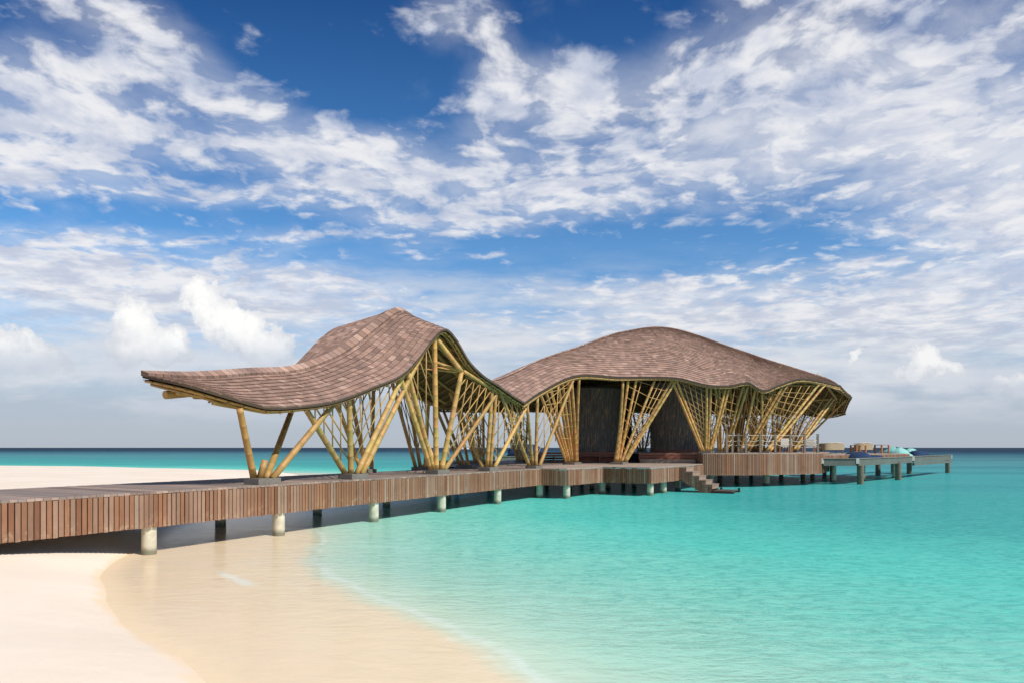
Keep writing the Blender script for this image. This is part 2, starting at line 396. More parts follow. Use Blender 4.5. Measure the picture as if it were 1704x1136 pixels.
def mat_water():
    m, t, out = material('lagoon_water')
    g = t.n('ShaderNodeNewGeometry')
    pos = g.outputs['Position']
    at = t.n('ShaderNodeAttribute'); at.attribute_name = 'shore'
    n_edge = t.noise(pos, 0.55, 5, 0.6)
    n_mid = t.noise(pos, 0.12, 4, 0.55)
    e0 = at.outputs['Fac']
    sy = t.n('ShaderNodeSeparateXYZ'); t.put(sy.inputs[0], pos)
    e = t.m('ADD', t.m('ADD', e0, t.m('MULTIPLY', t.m('SUBTRACT', n_edge, 0.5), 0.45)), t.smooth(sy.outputs[1], 6.0, 17.0, 0.75, -0.45))
    # log-like depth coordinate 0..1 over 0..500 m from the shore
    em = t.m('MAXIMUM', t.m('MULTIPLY', e, t.m('MULTIPLY_ADD', t.m('MULTIPLY', t.m('SUBTRACT', n_mid, 0.5), t.smooth(e0, 5.0, 25.0)), 0.9, 1.0)), 0.0)
    lg = t.m('DIVIDE', t.m('LOGARITHM', t.m('ADD', em, 1.0), 2.718), 6.3)
    col = t.ramp(lg, [(0.0, (0.79, 0.60, 0.39)), (0.15, (0.82, 0.645, 0.43)), (0.228, (0.82, 0.67, 0.45)), (0.240, (0.60, 0.72, 0.54)), (0.27, (0.43, 0.69, 0.53)), (0.34, (0.25, 0.65, 0.51)), (0.40, (0.12, 0.58, 0.47)),
                      (0.50, (0.06, 0.38, 0.34)), (0.62, (0.06, 0.35, 0.34)), (0.74, (0.075, 0.275, 0.29)), (0.83, (0.055, 0.19, 0.225)), (0.90, (0.024, 0.095, 0.14)), (0.96, (0.014, 0.05, 0.09)), (1.0, (0.010, 0.036, 0.07))])
    # ripples: long crests lying roughly across the view
    r1 = t.noise(t.mapping(pos, scale=(1.3, 2.7, 1), rot=(0, 0, R(8))), 1.0, 5, 0.62, 0.5)
    r2 = t.noise(t.mapping(pos, scale=(3.6, 7.0, 1), rot=(0, 0, R(-6))), 1.0, 4, 0.6, 0.4)
    r3 = t.noise(t.mapping(pos, scale=(0.10, 0.30, 1), rot=(0, 0, R(5))), 1.0, 5, 0.6)
    h = t.m('ADD', t.m('ADD', t.m('MULTIPLY', r1, 0.6), t.m('MULTIPLY', r2, 0.22)), t.m('MULTIPLY', r3, 1.2))
    calm = t.smooth(e0, 1.0, 10.0, 0.10, 0.9)
    nrm = t.bump(h, t.m('MULTIPLY', calm, 0.9), 0.45)
    # ripple light and shade painted into the water colour: thin dark lines, paler backs
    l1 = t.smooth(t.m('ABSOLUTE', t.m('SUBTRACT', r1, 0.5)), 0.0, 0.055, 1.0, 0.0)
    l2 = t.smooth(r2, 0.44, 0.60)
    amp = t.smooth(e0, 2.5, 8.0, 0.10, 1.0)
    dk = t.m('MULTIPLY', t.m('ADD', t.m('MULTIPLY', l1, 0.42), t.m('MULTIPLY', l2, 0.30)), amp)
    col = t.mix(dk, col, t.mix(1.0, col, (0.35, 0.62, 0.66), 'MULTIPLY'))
    patch = t.smooth(r3, 0.40, 0.62)
    far_m = t.noise(t.mapping(pos, scale=(0.02, 0.07, 1)), 1.0, 5, 0.65)
    col = t.mix(t.m('MULTIPLY', t.smooth(far_m, 0.42, 0.62), t.smooth(e0, 20.0, 60.0, 0.0, 0.5)), col, t.mix(1.0, col, (0.45, 0.62, 0.72), 'MULTIPLY'))
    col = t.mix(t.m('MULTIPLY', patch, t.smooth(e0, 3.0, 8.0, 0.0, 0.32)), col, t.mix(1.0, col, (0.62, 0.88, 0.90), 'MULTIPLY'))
    # pale line of spent foam along the shelf and one loose foam streak
    fn = t.noise(pos, 3.0, 6, 0.65)
    line = t.m('MULTIPLY', t.smooth(t.m('ABSOLUTE', t.m('SUBTRACT', e, 3.55)), 0.0, 0.14, 1.0, 0.0), t.smooth(fn, 0.30, 0.60, 0.15, 1.0))
    line2 = t.m('MULTIPLY', t.smooth(t.m('ABSOLUTE', t.m('SUBTRACT', e0, 2.7)), 0.0, 0.12, 1.0, 0.0), t.smooth(fn, 0.50, 0.70))
    fm = t.mapping(pos, loc=(0, 0, 0))
    sp = t.n('ShaderNodeSeparateXYZ'); t.put(sp.inputs[0], fm)
    ax_, ay_ = t.m('ADD', sp.outputs[0], 4.85), t.m('SUBTRACT', sp.outputs[1], 12.0)
    al_ = t.m('SUBTRACT', t.m('MULTIPLY', ax_, 0.655), t.m('MULTIPLY', ay_, 0.755))
    ac_ = t.m('ADD', t.m('ADD', t.m('MULTIPLY', ax_, 0.755), t.m('MULTIPLY', ay_, 0.655)), t.m('MULTIPLY', t.m('SUBTRACT', fn, 0.5), 0.5))
    streak = t.m('MULTIPLY', t.smooth(t.m('ABSOLUTE', al_), 0.55, 1.05, 1.0, 0.0), t.smooth(t.m('ABSOLUTE', ac_), 0.02, 0.17, 1.0, 0.0))
    foam = t.m('MINIMUM', t.m('ADD', t.m('ADD', t.m('MULTIPLY', line, 0.42), t.m('MULTIPLY', line2, 0.35)), t.m('MULTIPLY', streak, t.smooth(fn, 0.3, 0.6, 0.2, 0.6))), 0.9)
    col = t.mix(foam, col, (0.80, 0.86, 0.78))
    dif = t.n('ShaderNodeBsdfDiffuse'); t.put(dif.inputs[0], col)
    tr = t.n('ShaderNodeBsdfTransparent')
    t.put(tr.inputs[0], t.mix(t.smooth(e, 0.0, 4.0), (0.99, 0.975, 0.955), (0.93, 0.97, 0.93)))
    body = t.n('ShaderNodeMixShader')
    t.put(body.inputs[0], t.smooth(e0, -0.4, -0.2, 0.0, 0.98))
    t.t.links.new(tr.outputs[0], body.inputs[1]); t.t.links.new(dif.outputs[0], body.inputs[2])
    gl = t.n('ShaderNodeBsdfGlossy'); gl.inputs['Roughness'].default_value = 0.08
    t.put(gl.inputs['Normal'], nrm)
    fr = t.n('ShaderNodeFresnel'); fr.inputs[0].default_value = 1.33; t.put(fr.inputs[1], nrm)
    ms = t.n('ShaderNodeMixShader')
    t.put(ms.inputs[0], t.m('MULTIPLY', t.m('MINIMUM', fr.outputs[0], t.smooth(e0, 3.0, 14.0, 0.80, 0.55)), t.m('MULTIPLY', t.m('MULTIPLY', t.smooth(e0, 0.0, 0.6, 0.3, 1.0), t.smooth(e0, 3.0, 16.0, 0.72, 0.42)), t.smooth(e0, 60.0, 350.0, 1.0, 0.45))))
    t.t.links.new(body.outputs[0], ms.inputs[1]); t.t.links.new(gl.outputs[0], ms.inputs[2])
    t.t.links.new(ms.outputs[0], out.inputs[0])
    return m


M['water'] = mat_water()


# ------------------------------------------------------------------ mesh builder
class MB:
    def __init__(self):
        self.v, self.f, self.c = [], [], []

    def face(self, pts, col=(1, 1, 1)):
        i = len(self.v)
        self.v.extend([tuple(p) for p in pts])
        self.f.append(tuple(range(i, i + len(pts))))
        self.c.append(col)

    def grid_faces(self, base, nu, nv, col, closed=False):
        for i in range(nu - 1):
            for j in range(nv if closed else nv - 1):
                a, b = base + i * nv + j, base + i * nv + (j + 1) % nv
                self.f.append((a, b, b + nv, a + nv)); self.c.append(col)

    def box(self, c, ax, ay, az, col=(1, 1, 1)):
        """centre and three half-axis vectors"""
        c, ax, ay, az = Vector(c), Vector(ax), Vector(ay), Vector(az)
        i = len(self.v)
        for sx_ in (-1, 1):
            for sy_ in (-1, 1):
                for sz_ in (-1, 1):
                    self.v.append(tuple(c + ax * sx_ + ay * sy_ + az * sz_))
        fs = [(0, 1, 3, 2), (4, 6, 7, 5), (0, 4, 5, 1), (2, 3, 7, 6), (0, 2, 6, 4), (1, 5, 7, 3)]
        flip = ax.cross(ay).dot(az) < 0
        for f in fs:
            f = tuple(i + k for k in f)
            self.f.append(f[::-1] if flip else f); self.c.append(col)

    def beam(self, p0, p1, w, h, col=(1, 1, 1)):
        p0, p1 = Vector(p0), Vector(p1)
        d = p1 - p0
        s = d.cross(Vector((0, 0, 1)))
        s = s.normalized() if s.length > 1e-6 else Vector((1, 0, 0))
        n = s.cross(d).normalized()
        self.box((p0 + p1) / 2, d / 2, s * w / 2, n * h / 2, col)

    def tube(self, pts, r, seg=8, cols=None, caps=True):
        """swept round tube; r a number or a list, cols one colour or one per ring"""
        pts = [Vector(p) for p in pts]
        n = len(pts)
        rs = r if hasattr(r, '__len__') else [r] * n
        base = len(self.v)
        up = None
        for i, p in enumerate(pts):
            d = (pts[min(i + 1, n - 1)] - pts[max(i - 1, 0)]).normalized()
            if up is None:
                up = d.cross(Vector((0.31, 0.9, 0.2)))
            s = (up - d * up.dot(d)).normalized(); up = s
            t = d.cross(s)
            for k in range(seg):
                a = 2 * math.pi * k / seg
                self.v.append(tuple(p + (s * math.cos(a) + t * math.sin(a)) * rs[i]))
        for i in range(n - 1):
            col = (1, 1, 1) if cols is None else (cols[i] if isinstance(cols[0], tuple) else cols)
            for k in range(seg):
                a, b = base + i * seg + k, base + i * seg + (k + 1) % seg
                self.f.append((a, b, b + seg, a + seg)); self.c.append(col)
        if caps:
            c0 = (1, 1, 1) if cols is None else (cols[0] if isinstance(cols[0], tuple) else cols)
            self.f.append(tuple(base + k for k in range(seg))[::-1]); self.c.append(c0)
            self.f.append(tuple(base + (n - 1) * seg + k for k in range(seg))); self.c.append(c0)

    def prism(self, poly, z0, z1, col=(1, 1, 1)):
        a = sum(p[0] * q[1] - q[0] * p[1] for p, q in zip(poly, poly[1:] + poly[:1]))
        if a < 0: poly = poly[::-1]
        self.face([(x, y, z1) for x, y in poly], col)
        self.face([(x, y, z0) for x, y in poly[::-1]], col)
        for p, q in zip(poly, poly[1:] + poly[:1]):
            self.face([(p[0], p[1], z0), (q[0], q[1], z0), (q[0], q[1], z1), (p[0], p[1], z1)], col)

    def lathe(self, prof, seg=24, col=(1, 1, 1), c=(0, 0)):
        base = len(self.v)
        for r, z in prof:
            for k in range(seg):
                a = 2 * math.pi * k / seg
                self.v.append((c[0] + r * math.cos(a), c[1] + r * math.sin(a), z))
        for i in range(len(prof) - 1):
            for k in range(seg):
                a, b = base + i * seg + k, base + i * seg + (k + 1) % seg
                self.f.append((a, b, b + seg, a + seg)); self.c.append(col)

    def build(self, name, mat, parent=None, smooth=False, world_coords=True):
        me = bpy.data.meshes.new(name)
        me.from_pydata(self.v, [], self.f)
        at = me.color_attributes.new('tint', 'FLOAT_COLOR', 'CORNER')
        cnt = [len(f) for f in self.f]
        arr = np.ones((sum(cnt), 4), dtype=np.float32)
        arr[:, :3] = np.repeat(np.array(self.c, dtype=np.float32), cnt, axis=0)
        at.data.foreach_set('color', arr.ravel())
        if smooth:
            me.polygons.foreach_set('use_smooth', [True] * len(me.polygons))
        me.materials.append(M[mat])
        me.update()
        o = bpy.data.objects.new(name, me)
        COL.objects.link(o)
        if parent is not None:
            o.parent = parent
            if world_coords:
                o.matrix_parent_inverse = world_mat(parent).inverted()
        return o


def world_mat(o):
    m = o.matrix_basis.copy()
    if o.parent is not None:
        m = world_mat(o.parent) @ o.matrix_parent_inverse @ m
    return m


def tag(o, label=None, cat=None, group=None, kind=None):
    if label: o['label'] = label
    if cat: o['category'] = cat
    if group: o['group'] = group
    if kind: o['kind'] = kind
    return o


def empty(name, loc, label, cat, group=None, rz=0.0):
    o = bpy.data.objects.new(name, None)
    COL.objects.link(o)
    o.empty_display_size = 0.3
    o.location = loc
    o.rotation_euler = (0, 0, rz)
    return tag(o, label, cat, group)


def node(name, parent):
    """an Empty that groups sub-parts of one part"""
    o = bpy.data.objects.new(name, None)
    COL.objects.link(o)
    o.parent = parent
    o.matrix_parent_inverse = world_mat(parent).inverted()
    return o


def copy_tree(o, parent=None):
    c = o.copy()
    COL.objects.link(c)
    if parent is not None:
        c.parent = parent
        c.matrix_parent_inverse = o.matrix_parent_inverse.copy()
    for ch in list(o.children):
        copy_tree(ch, c)
    return c


def at(px, py, Y):
    """world point seen at photo pixel (px, py) at distance Y along the view axis"""
    return Vector(((px - 852) / FPX * Y, Y, EYE - (py - 744) / FPX * Y))


def pchip(xs, ys):
    xs, ys = np.array(xs, float), np.array(ys, float)
    h = np.diff(xs); d = np.diff(ys) / h
    m = np.zeros(len(xs))
    for i in range(1, len(xs) - 1):
        if d[i - 1] * d[i] > 0:
            w1, w2 = 2 * h[i] + h[i - 1], h[i] + 2 * h[i - 1]
            m[i] = (w1 + w2) / (w1 / d[i - 1] + w2 / d[i])
    m[0], m[-1] = d[0], d[-1]

    def f(x):
        x = np.clip(x, xs[0], xs[-1])
        i = np.clip(np.searchsorted(xs, x, side='right') - 1, 0, len(h) - 1)
        t = (x - xs[i]) / h[i]
        return ((2 * t**3 - 3 * t**2 + 1) * ys[i] + (t**3 - 2 * t**2 + t) * h[i] * m[i] + (-2 * t**3 + 3 * t**2) * ys[i + 1] + (t**3 - t**2) * h[i] * m[i + 1])
    return f


def smoothcurve(xs, ys):
    """Catmull-Rom style (tangent-averaged) interpolation, for rails that should stay rounded at their tops"""
    xs, ys = np.array(xs, float), np.array(ys, float)
    h = np.diff(xs); d = np.diff(ys) / h
    m = np.concatenate(([d[0]], (d[:-1] * h[1:] + d[1:] * h[:-1]) / (h[:-1] + h[1:]), [d[-1]]))

    def f(x):
        x = np.clip(x, xs[0], xs[-1])
        i = np.clip(np.searchsorted(xs, x, side='right') - 1, 0, len(h) - 1)
        t = (x - xs[i]) / h[i]
        return ((2 * t**3 - 3 * t**2 + 1) * ys[i] + (t**3 - 2 * t**2 + t) * h[i] * m[i] + (-2 * t**3 + 3 * t**2) * ys[i + 1] + (t**3 - t**2) * h[i] * m[i + 1])
    return f


# ------------------------------------------------------------------ ground and water
SHORE = [(6, -6), (1.2, 0), (-1.0, 3.6), (-3.0, 6.67), (-3.67, 7.55), (-4.67, 8.54), (-6.17, 10.2), (-7.35, 12.1), (-8.1, 14.05), (-8.7, 16.2),
         (-10, 20), (-12.5, 30), (-14.6, 45), (-15.9, 53), (-18, 56.5), (-22.6, 58.5), (-38.5, 67), (-53, 70.5), (-120, 88), (-500, 150), (-500, -300), (90, -300)]


def shore_dist(X, Y):
    """signed distance to the waterline, positive over the water"""
    P = np.stack([X.ravel(), Y.ravel()], 1)
    best = np.full(len(P), 1e18); inside = np.zeros(len(P), bool)
    n = len(SHORE)
    for i in range(n):
        a, b = np.array(SHORE[i], float), np.array(SHORE[(i + 1) % n], float)
        ab = b - a
        t = np.clip(((P - a) @ ab) / (ab @ ab), 0, 1)
        best = np.minimum(best, ((P - a - t[:, None] * ab) ** 2).sum(1))
        cond = (a[1] > P[:, 1]) != (b[1] > P[:, 1])
        with np.errstate(divide='ignore', invalid='ignore'):
            xin = (b[0] - a[0]) * (P[:, 1] - a[1]) / (b[1] - a[1]) + a[0]
        inside ^= cond & (P[:, 0] < xin)
    d = np.sqrt(best)
    return np.where(inside, -d, d).reshape(X.shape)


def axis(stops):
    out = []
    for (a, b, st) in stops:
        out.extend(np.arange(a, b, st))
    out.append(stops[-1][1])
    return np.array(out, float)


GX = axis([(-40000, -4000, 9000), (-4000, -600, 500), (-600, -120, 40), (-120, -40, 5), (-40, -14, 1.0), (-14, -9, 0.25), (-9, 0, 0.1), (0, 8, 0.25), (8, 60, 1.5), (60, 140, 8), (140, 600, 40), (600, 4000, 400), (4000, 40000, 9000)])
GY = axis([(-300, -60, 40), (-60, -8, 4), (-8, 3, 1), (3, 6.2, 0.25), (6.2, 17, 0.1), (17, 24, 0.25), (24, 80, 1.2), (80, 160, 8), (160, 700, 40), (700, 5000, 400), (5000, 45000, 8000)])
XX, YY = np.meshgrid(GX, GY, indexing='ij')
DD = shore_dist(XX, YY)
wob = 0.10 * np.sin(XX * 0.9 + YY * 0.5) + 0.07 * np.sin(XX * 0.5 - YY * 1.1 + 1)
DD = DD + wob * np.exp(-np.abs(DD) / 6)
land = np.maximum(-DD, 0)
land = np.maximum(-DD, -0.36)
hz = 0.82 * (1 - np.exp(-(land + 0.4) / 2.1)) - 0.82 * (1 - math.exp(-0.4 / 2.1)) + 0.03 * np.sin(XX * 0.35) * np.sin(YY * 0.4) * np.clip(land / 8, 0, 1)
sea = np.maximum(DD, 0)
bed = -(0.126 + 0.02 * np.clip(sea / 3.0, 0, 1) + np.clip((sea - 3.2) * 0.14, 0, 2.5) + np.clip((sea - 60) * 0.02, 0, 8))
ZZ = np.where(DD < 0.36, hz, bed)


def sheet(name, Z, mat):
    nx, ny = XX.shape
    v = np.stack([XX.ravel(), YY.ravel(), Z.ravel()], 1)
    idx = np.arange(nx * ny).reshape(nx, ny)
    f = np.stack([idx[:-1, :-1].ravel(), idx[1:, :-1].ravel(), idx[1:, 1:].ravel(), idx[:-1, 1:].ravel()], 1)
    me = bpy.data.meshes.new(name)
    me.from_pydata(v.tolist(), [], f.tolist())
    a = me.attributes.new('shore', 'FLOAT', 'POINT')
    a.data.foreach_set('value', DD.ravel().astype(np.float32))
    me.polygons.foreach_set('use_smooth', [True] * len(me.polygons))
    me.materials.append(M[mat])
    o = bpy.data.objects.new(name, me)
    COL.objects.link(o)
    return tag(o, kind='structure')


tag(sheet('sand', ZZ, 'sand'), 'pale coral sand beach running under the boardwalk into the lagoon', 'beach')
tag(sheet('sea', np.zeros_like(ZZ), 'water'), 'turquoise lagoon water deepening to navy at the horizon', 'sea')

# ------------------------------------------------------------------ boardwalk
JO, JD, JN = Vector((-9.08, 12.1, 0)), Vector((0.4815, 0.8764, 0)), Vector((-0.8764, 0.4815, 0))
DECK, SK0 = 1.36, 0.60
JW = 3.7


def J(u, v, z=0.0):
    p = JO + JD * u + JN * v
    return Vector((p.x, p.y, z))


def u_at(px, v):
    k = (px - 852) / FPX
    return (9.08 + 12.1 * k + v * (0.8764 + 0.4815 * k)) / (0.4815 - 0.8764 * k)


def board_tint(dark=1.0, warm=0.5):
    r = random.random()
    if r < 0.36: c = (0.30, 0.150, 0.083)
    elif r < 0.60: c = (0.285, 0.165, 0.108)
    elif r < 0.82: c = (0.325, 0.20, 0.135)
    elif r < 0.92: c = (0.235, 0.110, 0.060)
    else: c = (0.38, 0.265, 0.19)
    w = random.uniform(0.74, 0.92) * dark
    return tuple(x * w for x in c)


def fascia(mb, pts, z0, z1, w=0.106, out=0.03):
    """vertical cladding boards along a plan polyline; the outer side is on the right of the direction of travel"""
    for a, b in zip(pts, pts[1:]):
        a, b = Vector((a[0], a[1], 0)), Vector((b[0], b[1], 0))
        d = b - a; L = d.length; d.normalize()
        nrm = Vector((d.y, -d.x, 0))
        n = max(1, round(L / w)); bw = L / n
        mid = (a + b) / 2 - nrm * 0.03
        mb.box((mid.x, mid.y, (z0 + z1) / 2), d * (L / 2 - 0.02), nrm * 0.02, (0, 0, (z1 - z0) / 2 - 0.012), (0.03, 0.022, 0.018))
        for i in range(n):
            c = a + d * (bw * (i + 0.5)) + nrm * (out / 2 + random.uniform(-0.004, 0.006))
            dz_ = random.uniform(-0.008, 0.008)
            mb.box((c.x, c.y, (z0 + z1) / 2 + dz_), d * (bw / 2 - random.uniform(0.007, 0.013)), nrm * (out / 2), (0, 0, (z1 - z0) / 2), board_tint())


def pile_proto(name, parent, r, z0, z1, mat='pile'):
    mb = MB()
    mb.lathe([(0.0, z0), (r, z0), (r, z1)], 20)
    return mb.build(name, mat, parent, smooth=False, world_coords=False)


def smooth_by_angle(o):
    o.data.polygons.foreach_set('use_smooth', [True] * len(o.data.polygons))


walk = empty('boardwalk', J(-8, 1.85, 0.4), 'long weathered timber boardwalk on cream piles, running from the sand to the pavilion', 'boardwalk')
U0, U1 = -14.0, 24.0
mb = MB()
u = U0
while u < U1:
    t_ = random.uniform(0.75, 1.15)
    c = random.choice([(0.25, 0.18, 0.145), (0.30, 0.22, 0.175), (0.27, 0.215, 0.18), (0.34, 0.245, 0.19)])
    mb.box(J(u + 0.07, JW / 2, DECK - 0.025 + random.uniform(-.002, .002)), JD * 0.066, JN * (JW / 2 + 0.02), (0, 0, 0.025), tuple(x * t_ for x in c))
    u += 0.14
mb.build('deck', 'deck', walk)
mb = MB(); fascia(mb, [J(U0, 0.0)[:2], J(21.55, 0.0)[:2]], SK0, DECK - 0.055)
mb.build('side_cladding', 'board', walk)
mb = MB(); fascia(mb, [J(U1, JW)[:2], J(U0, JW)[:2]], SK0, DECK - 0.055, w=0.2)
mb.build('side_cladding', 'board', walk)
mb = MB()
for v_ in (0.35, 1.85, 3.35):
    mb.beam(J(U0, v_, 1.18), J(U1, v_, 1.18), 0.12, 0.2, (0.12, 0.09, 0.07))
mb.build('joist', 'deck', walk)
first = None


def put_pile(root, x, y, r=0.165, z0=-2.2, z1=1.1, mat='pile'):
    o = pile_proto('pile', root, r, z0, z1, mat)
    smooth_by_angle(o)
    w = world_mat(root)
    o.location = (x - w.translation.x, y - w.translation.y, -w.translation.z)
    return o


for px_ in (248, 464, 622, 735, 828):
    u = u_at(px_, 0.18)
    p = J(u, 0.18); put_pile(walk, p.x, p.y, 0.15)
for px_ in (367, 528, 643, 745):
    p = J(u_at(px_, 3.3), 3.3); put_pile(walk, p.x, p.y, 0.15)

# ------------------------------------------------------------------ lower terrace and upper deck
PA, PB, PC, PD, PE, PF = (1.30, 30.98), (2.45, 30.5), (4.42, 33.4), (6.50, 32.1), (8.1, 34.5), (11.05, 39.55)
terr = empty('terrace', (5, 38, 0), 'lower zigzag terrace of weathered boards in front of the dark round rooms', 'terrace')
low_poly = [PA, PB, PC, PD, PE, PF, (11.0, 44), (9.5, 52), (0.0, 52), (-5.2, 45), (-5.0, 36.5), (J(22.6, JW + .02).x, J(22.6, JW + .02).y), (J(22.2, 0.2).x, J(22.2, 0.2).y)]
mb = MB(); mb.prism(low_poly, DECK - 0.045, DECK + 0.004)
mb.build('deck', 'deckslab', terr)
mb = MB(); fascia(mb, [PA, PB, PC, PD, PE, PF], SK0, DECK - 0.06)
mb.build('front_cladding', 'board', terr)
mb = MB(); fascia(mb, [(-5.0, 36.5), (-5.2, 45), (0.0, 52)][::-1], SK0, DECK - 0.06)
mb.build('rear_cladding', 'board', terr)
for px_, Y in ((898, 30.9), (943, 30.5), (1002, 33.6), (1082, 32.4), (1104, 34.2), (1128, 36.5), (948, 37), (985, 38), (1012, 39), (1055, 40), (1037, 43), (968, 44), (910, 42)):
    put_pile(terr, (px_ - 852) / FPX * (Y + .45), Y + .45, 0.16 if Y < 37 else 0.13)

UZ = 1.98
up = empty('upper_deck', (15, 46, 0), 'raised deck with tall board skirt under the main bamboo roof', 'deck')
UP_FRONT = [PF, (12.05, 39.35), (14.6, 39.7), (18.85, 41.8)]
up_poly = [(7.85, 42.3), (11.05, 41.2), *UP_FRONT, (21.6, 46.5), (24.2, 52), (22, 57.5), (10, 58.5), (7.5, 53)]
mb = MB(); mb.prism(up_poly, UZ - 0.05, UZ)
mb.build('deck', 'deckslab', up)
mb = MB(); fascia(mb, UP_FRONT + [(21.6, 46.5)], 0.70, UZ - 0.055)
mb.build('front_cladding', 'board', up)
mb = MB(); fascia(mb, [(22, 57.5), (10, 58.5)], 0.80, UZ - 0.055)
mb.build('rear_cladding', 'board', up)
mb = MB()                                                   # dark red slatted riser facing the lower terrace, with a step
for k in range(4):
    z = DECK + 0.09 + k * 0.145
    mb.beam((7.85, 42.26, z), (11.02, 41.16, z), 0.03, 0.125)
mb.build('slatted_riser', 'darkred', up)
mb = MB(); mb.beam((7.9, 41.95, DECK + 0.12), (11.0, 40.86, DECK + 0.12), 0.42, 0.22, (0.33, 0.25, 0.19))
mb.build('low_step', 'deck', up)
mb = MB(); mb.face([(11.05, 41.15, 0.7), (11.05, 39.6, 0.7), (11.05, 39.6, UZ - .06), (11.05, 41.15, UZ - .06)], (0.2, 0.12, 0.08))
mb.box((11.03, 40.35, 1.33), (0.02, 0, 0), (0, 0.78, 0), (0, 0, 0.62), (0.24, 0.14, 0.09))
mb.build('end_cladding', 'board', up)
for px_, Y in ((1275, 42.0), (1336, 46.6), (1184, 41.0), (1198, 43.5), (1226, 46), (1300, 49), (1352, 50.5), (1372, 52), (1250, 52)):
    put_pile(up, (px_ - 852) / FPX * Y, Y, 0.2 if px_ in (1275,) else 0.15, mat='driftwood' if Y > 43 else 'pile')

# ------------------------------------------------------------------ stairs into the water
st = empty('water_stairs', (9.0, 36.2, 0), 'open timber steps leading from the terrace edge down to the water', 'stairs')
e_d, e_n = Vector((0.504, 0.864, 0)), Vector((0.864, -0.504, 0))
s0 = Vector((8.62, 35.42, 0))
for k in range(5):
    z = DECK - 0.10 - 0.215 * k
    mb = MB()
    c = s0 + e_d * 0.72 + e_n * (0.24 + 0.33 * k)
    w = random.uniform(0.9, 1.1)
    mb.box((c.x, c.y, z), e_d * 0.70, e_n * 0.19, (0, 0, 0.03), (0.26 * w, 0.19 * w, 0.14 * w))
    c2 = c + e_n * 0.165
    mb.box((c2.x, c2.y, z - 0.118), e_d * 0.68, e_n * 0.014, (0, 0, 0.084), (0.30 * w, 0.215 * w, 0.155 * w))
    mb.build('step', 'deck', st)
for sgn in (0.0, 1.44):
    mb = MB()
    for k in range(5):                                        # stepped side panel of upright boards
        for h in range(2):
            c = s0 + e_d * sgn + e_n * (0.13 + 0.33 * k + 0.165 * h)
            zt = DECK - 0.14 - 0.215 * k
            zb = max(DECK - 0.72 - 0.205 * (k + h / 2), -0.3)
            mb.box((c.x, c.y, (zt + zb) / 2), e_d * 0.02, e_n * 0.078, (0, 0, (zt - zb) / 2), board_tint(0.85))
    mb.build('side_panel', 'board', st)
mb = MB()
c = s0 + e_d * 0.72 + e_n * 2.45
for k in range(5):
    cc = c + e_n * (-0.62 + 0.2 * k)
    mb.box((cc.x, cc.y, 0.10), e_d * 0.74, e_n * 0.09, (0, 0, 0.025), (0.09, 0.06, 0.05))
for s_ in (-0.72, 0.72):
    cc = c + e_d * s_ - e_n * .2
    mb.box((cc.x, cc.y, 0.02), e_d * 0.03, e_n * 0.56, (0, 0, 0.055), (0.05, 0.035, 0.03))
for q in (-0.6, 0.3):
    cc = c + e_n * q + e_d * 0.76
    mb.box((cc.x, cc.y, -0.2), e_d * 0.05, e_n * 0.05, (0, 0, 0.42), (0.05, 0.04, 0.035))
mb.build('landing', 'deck', st)

# ------------------------------------------------------------------ the bamboo pavilion
pav = empty('bamboo_pavilion', J(17, 1.85, DECK), 'overwater bamboo pavilion with flowing shingle roofs on splayed cane columns', 'pavilion')
VF, VB, VC = -0.40, 4.10, 1.85
E1 = smoothcurve([3.4, 4.6, 5.5, 6.7, 8.0, 9.5, 11.3, 11.95, 12.6, 13.4, 14.05, 14.85, 15.7, 17.05, 18.5, 19.2],
                 [3.75, 3.42, 3.29, 3.37, 3.58, 4.06, 4.80, 5.32, 5.92, 6.36, 6.08, 5.45, 5.06, 4.72, 4.33, 4.18])
E1B = smoothcurve([3.4, 4.6, 5.5, 6.7, 8.0, 9.5, 10.5, 11.3, 12.1, 13.3, 14.3, 15.2, 17.05, 18.5, 19.2],
                  [3.95, 3.93, 3.88, 3.8, 3.85, 4.25, 4.85, 5.55, 6.25, 6.82, 6.45, 5.7, 4.75, 4.35, 4.2])
R1 = smoothcurve([3.4, 3.83, 5.19, 6.66, 8.86, 10.42, 12.19, 13.6, 15.0, 17.0, 19.2], [3.99, 4.02, 4.13, 4.36, 4.73, 5.38, 6.50, 7.27, 6.85, 5.85, 5.0])


def u_end(v):
    w = (v - VC) / 2.25
    return 3.83 + (1.7 * abs(w)**4 if w < 0 else 3.5 * w**1.25)


def h1(u, v):
    w = np.clip((v - VC) / 2.25, -1, 1)
    e = np.where(w < 0, E1(u), E1B(u))
    return e + (R1(u) - e) * (1 - np.abs(w) ** np.where(w < 0, 1.0, 1.25))


def S1(u, v, dz_=0.0):
    return J(float(u), float(v), float(h1(np.float64(u), np.float64(v))) + dz_)


def shingle(k=1.0):
    r = random.random()
    if r < 0.55: c = (0.315, 0.198, 0.150)
    elif r < 0.78: c = (0.27, 0.175, 0.138)
    elif r < 0.92: c = (0.395, 0.26, 0.20)
    else: c = (0.345, 0.215, 0.155)
    f = random.uniform(0.76, 1.22) * k
    return tuple(x * f for x in c)


def tile(mb, lo0, lo1, up0, up1, nrm, lift, col):
    a, b = lo0 + nrm * lift, lo1 + nrm * lift
    c, d = up1 + nrm * 0.008, up0 + nrm * 0.008
    mb.face([a, b, c, d], col)
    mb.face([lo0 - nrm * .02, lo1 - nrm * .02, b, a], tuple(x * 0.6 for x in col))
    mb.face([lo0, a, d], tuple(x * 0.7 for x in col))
    mb.face([lo1, up1, b], tuple(x * 0.7 for x in col))


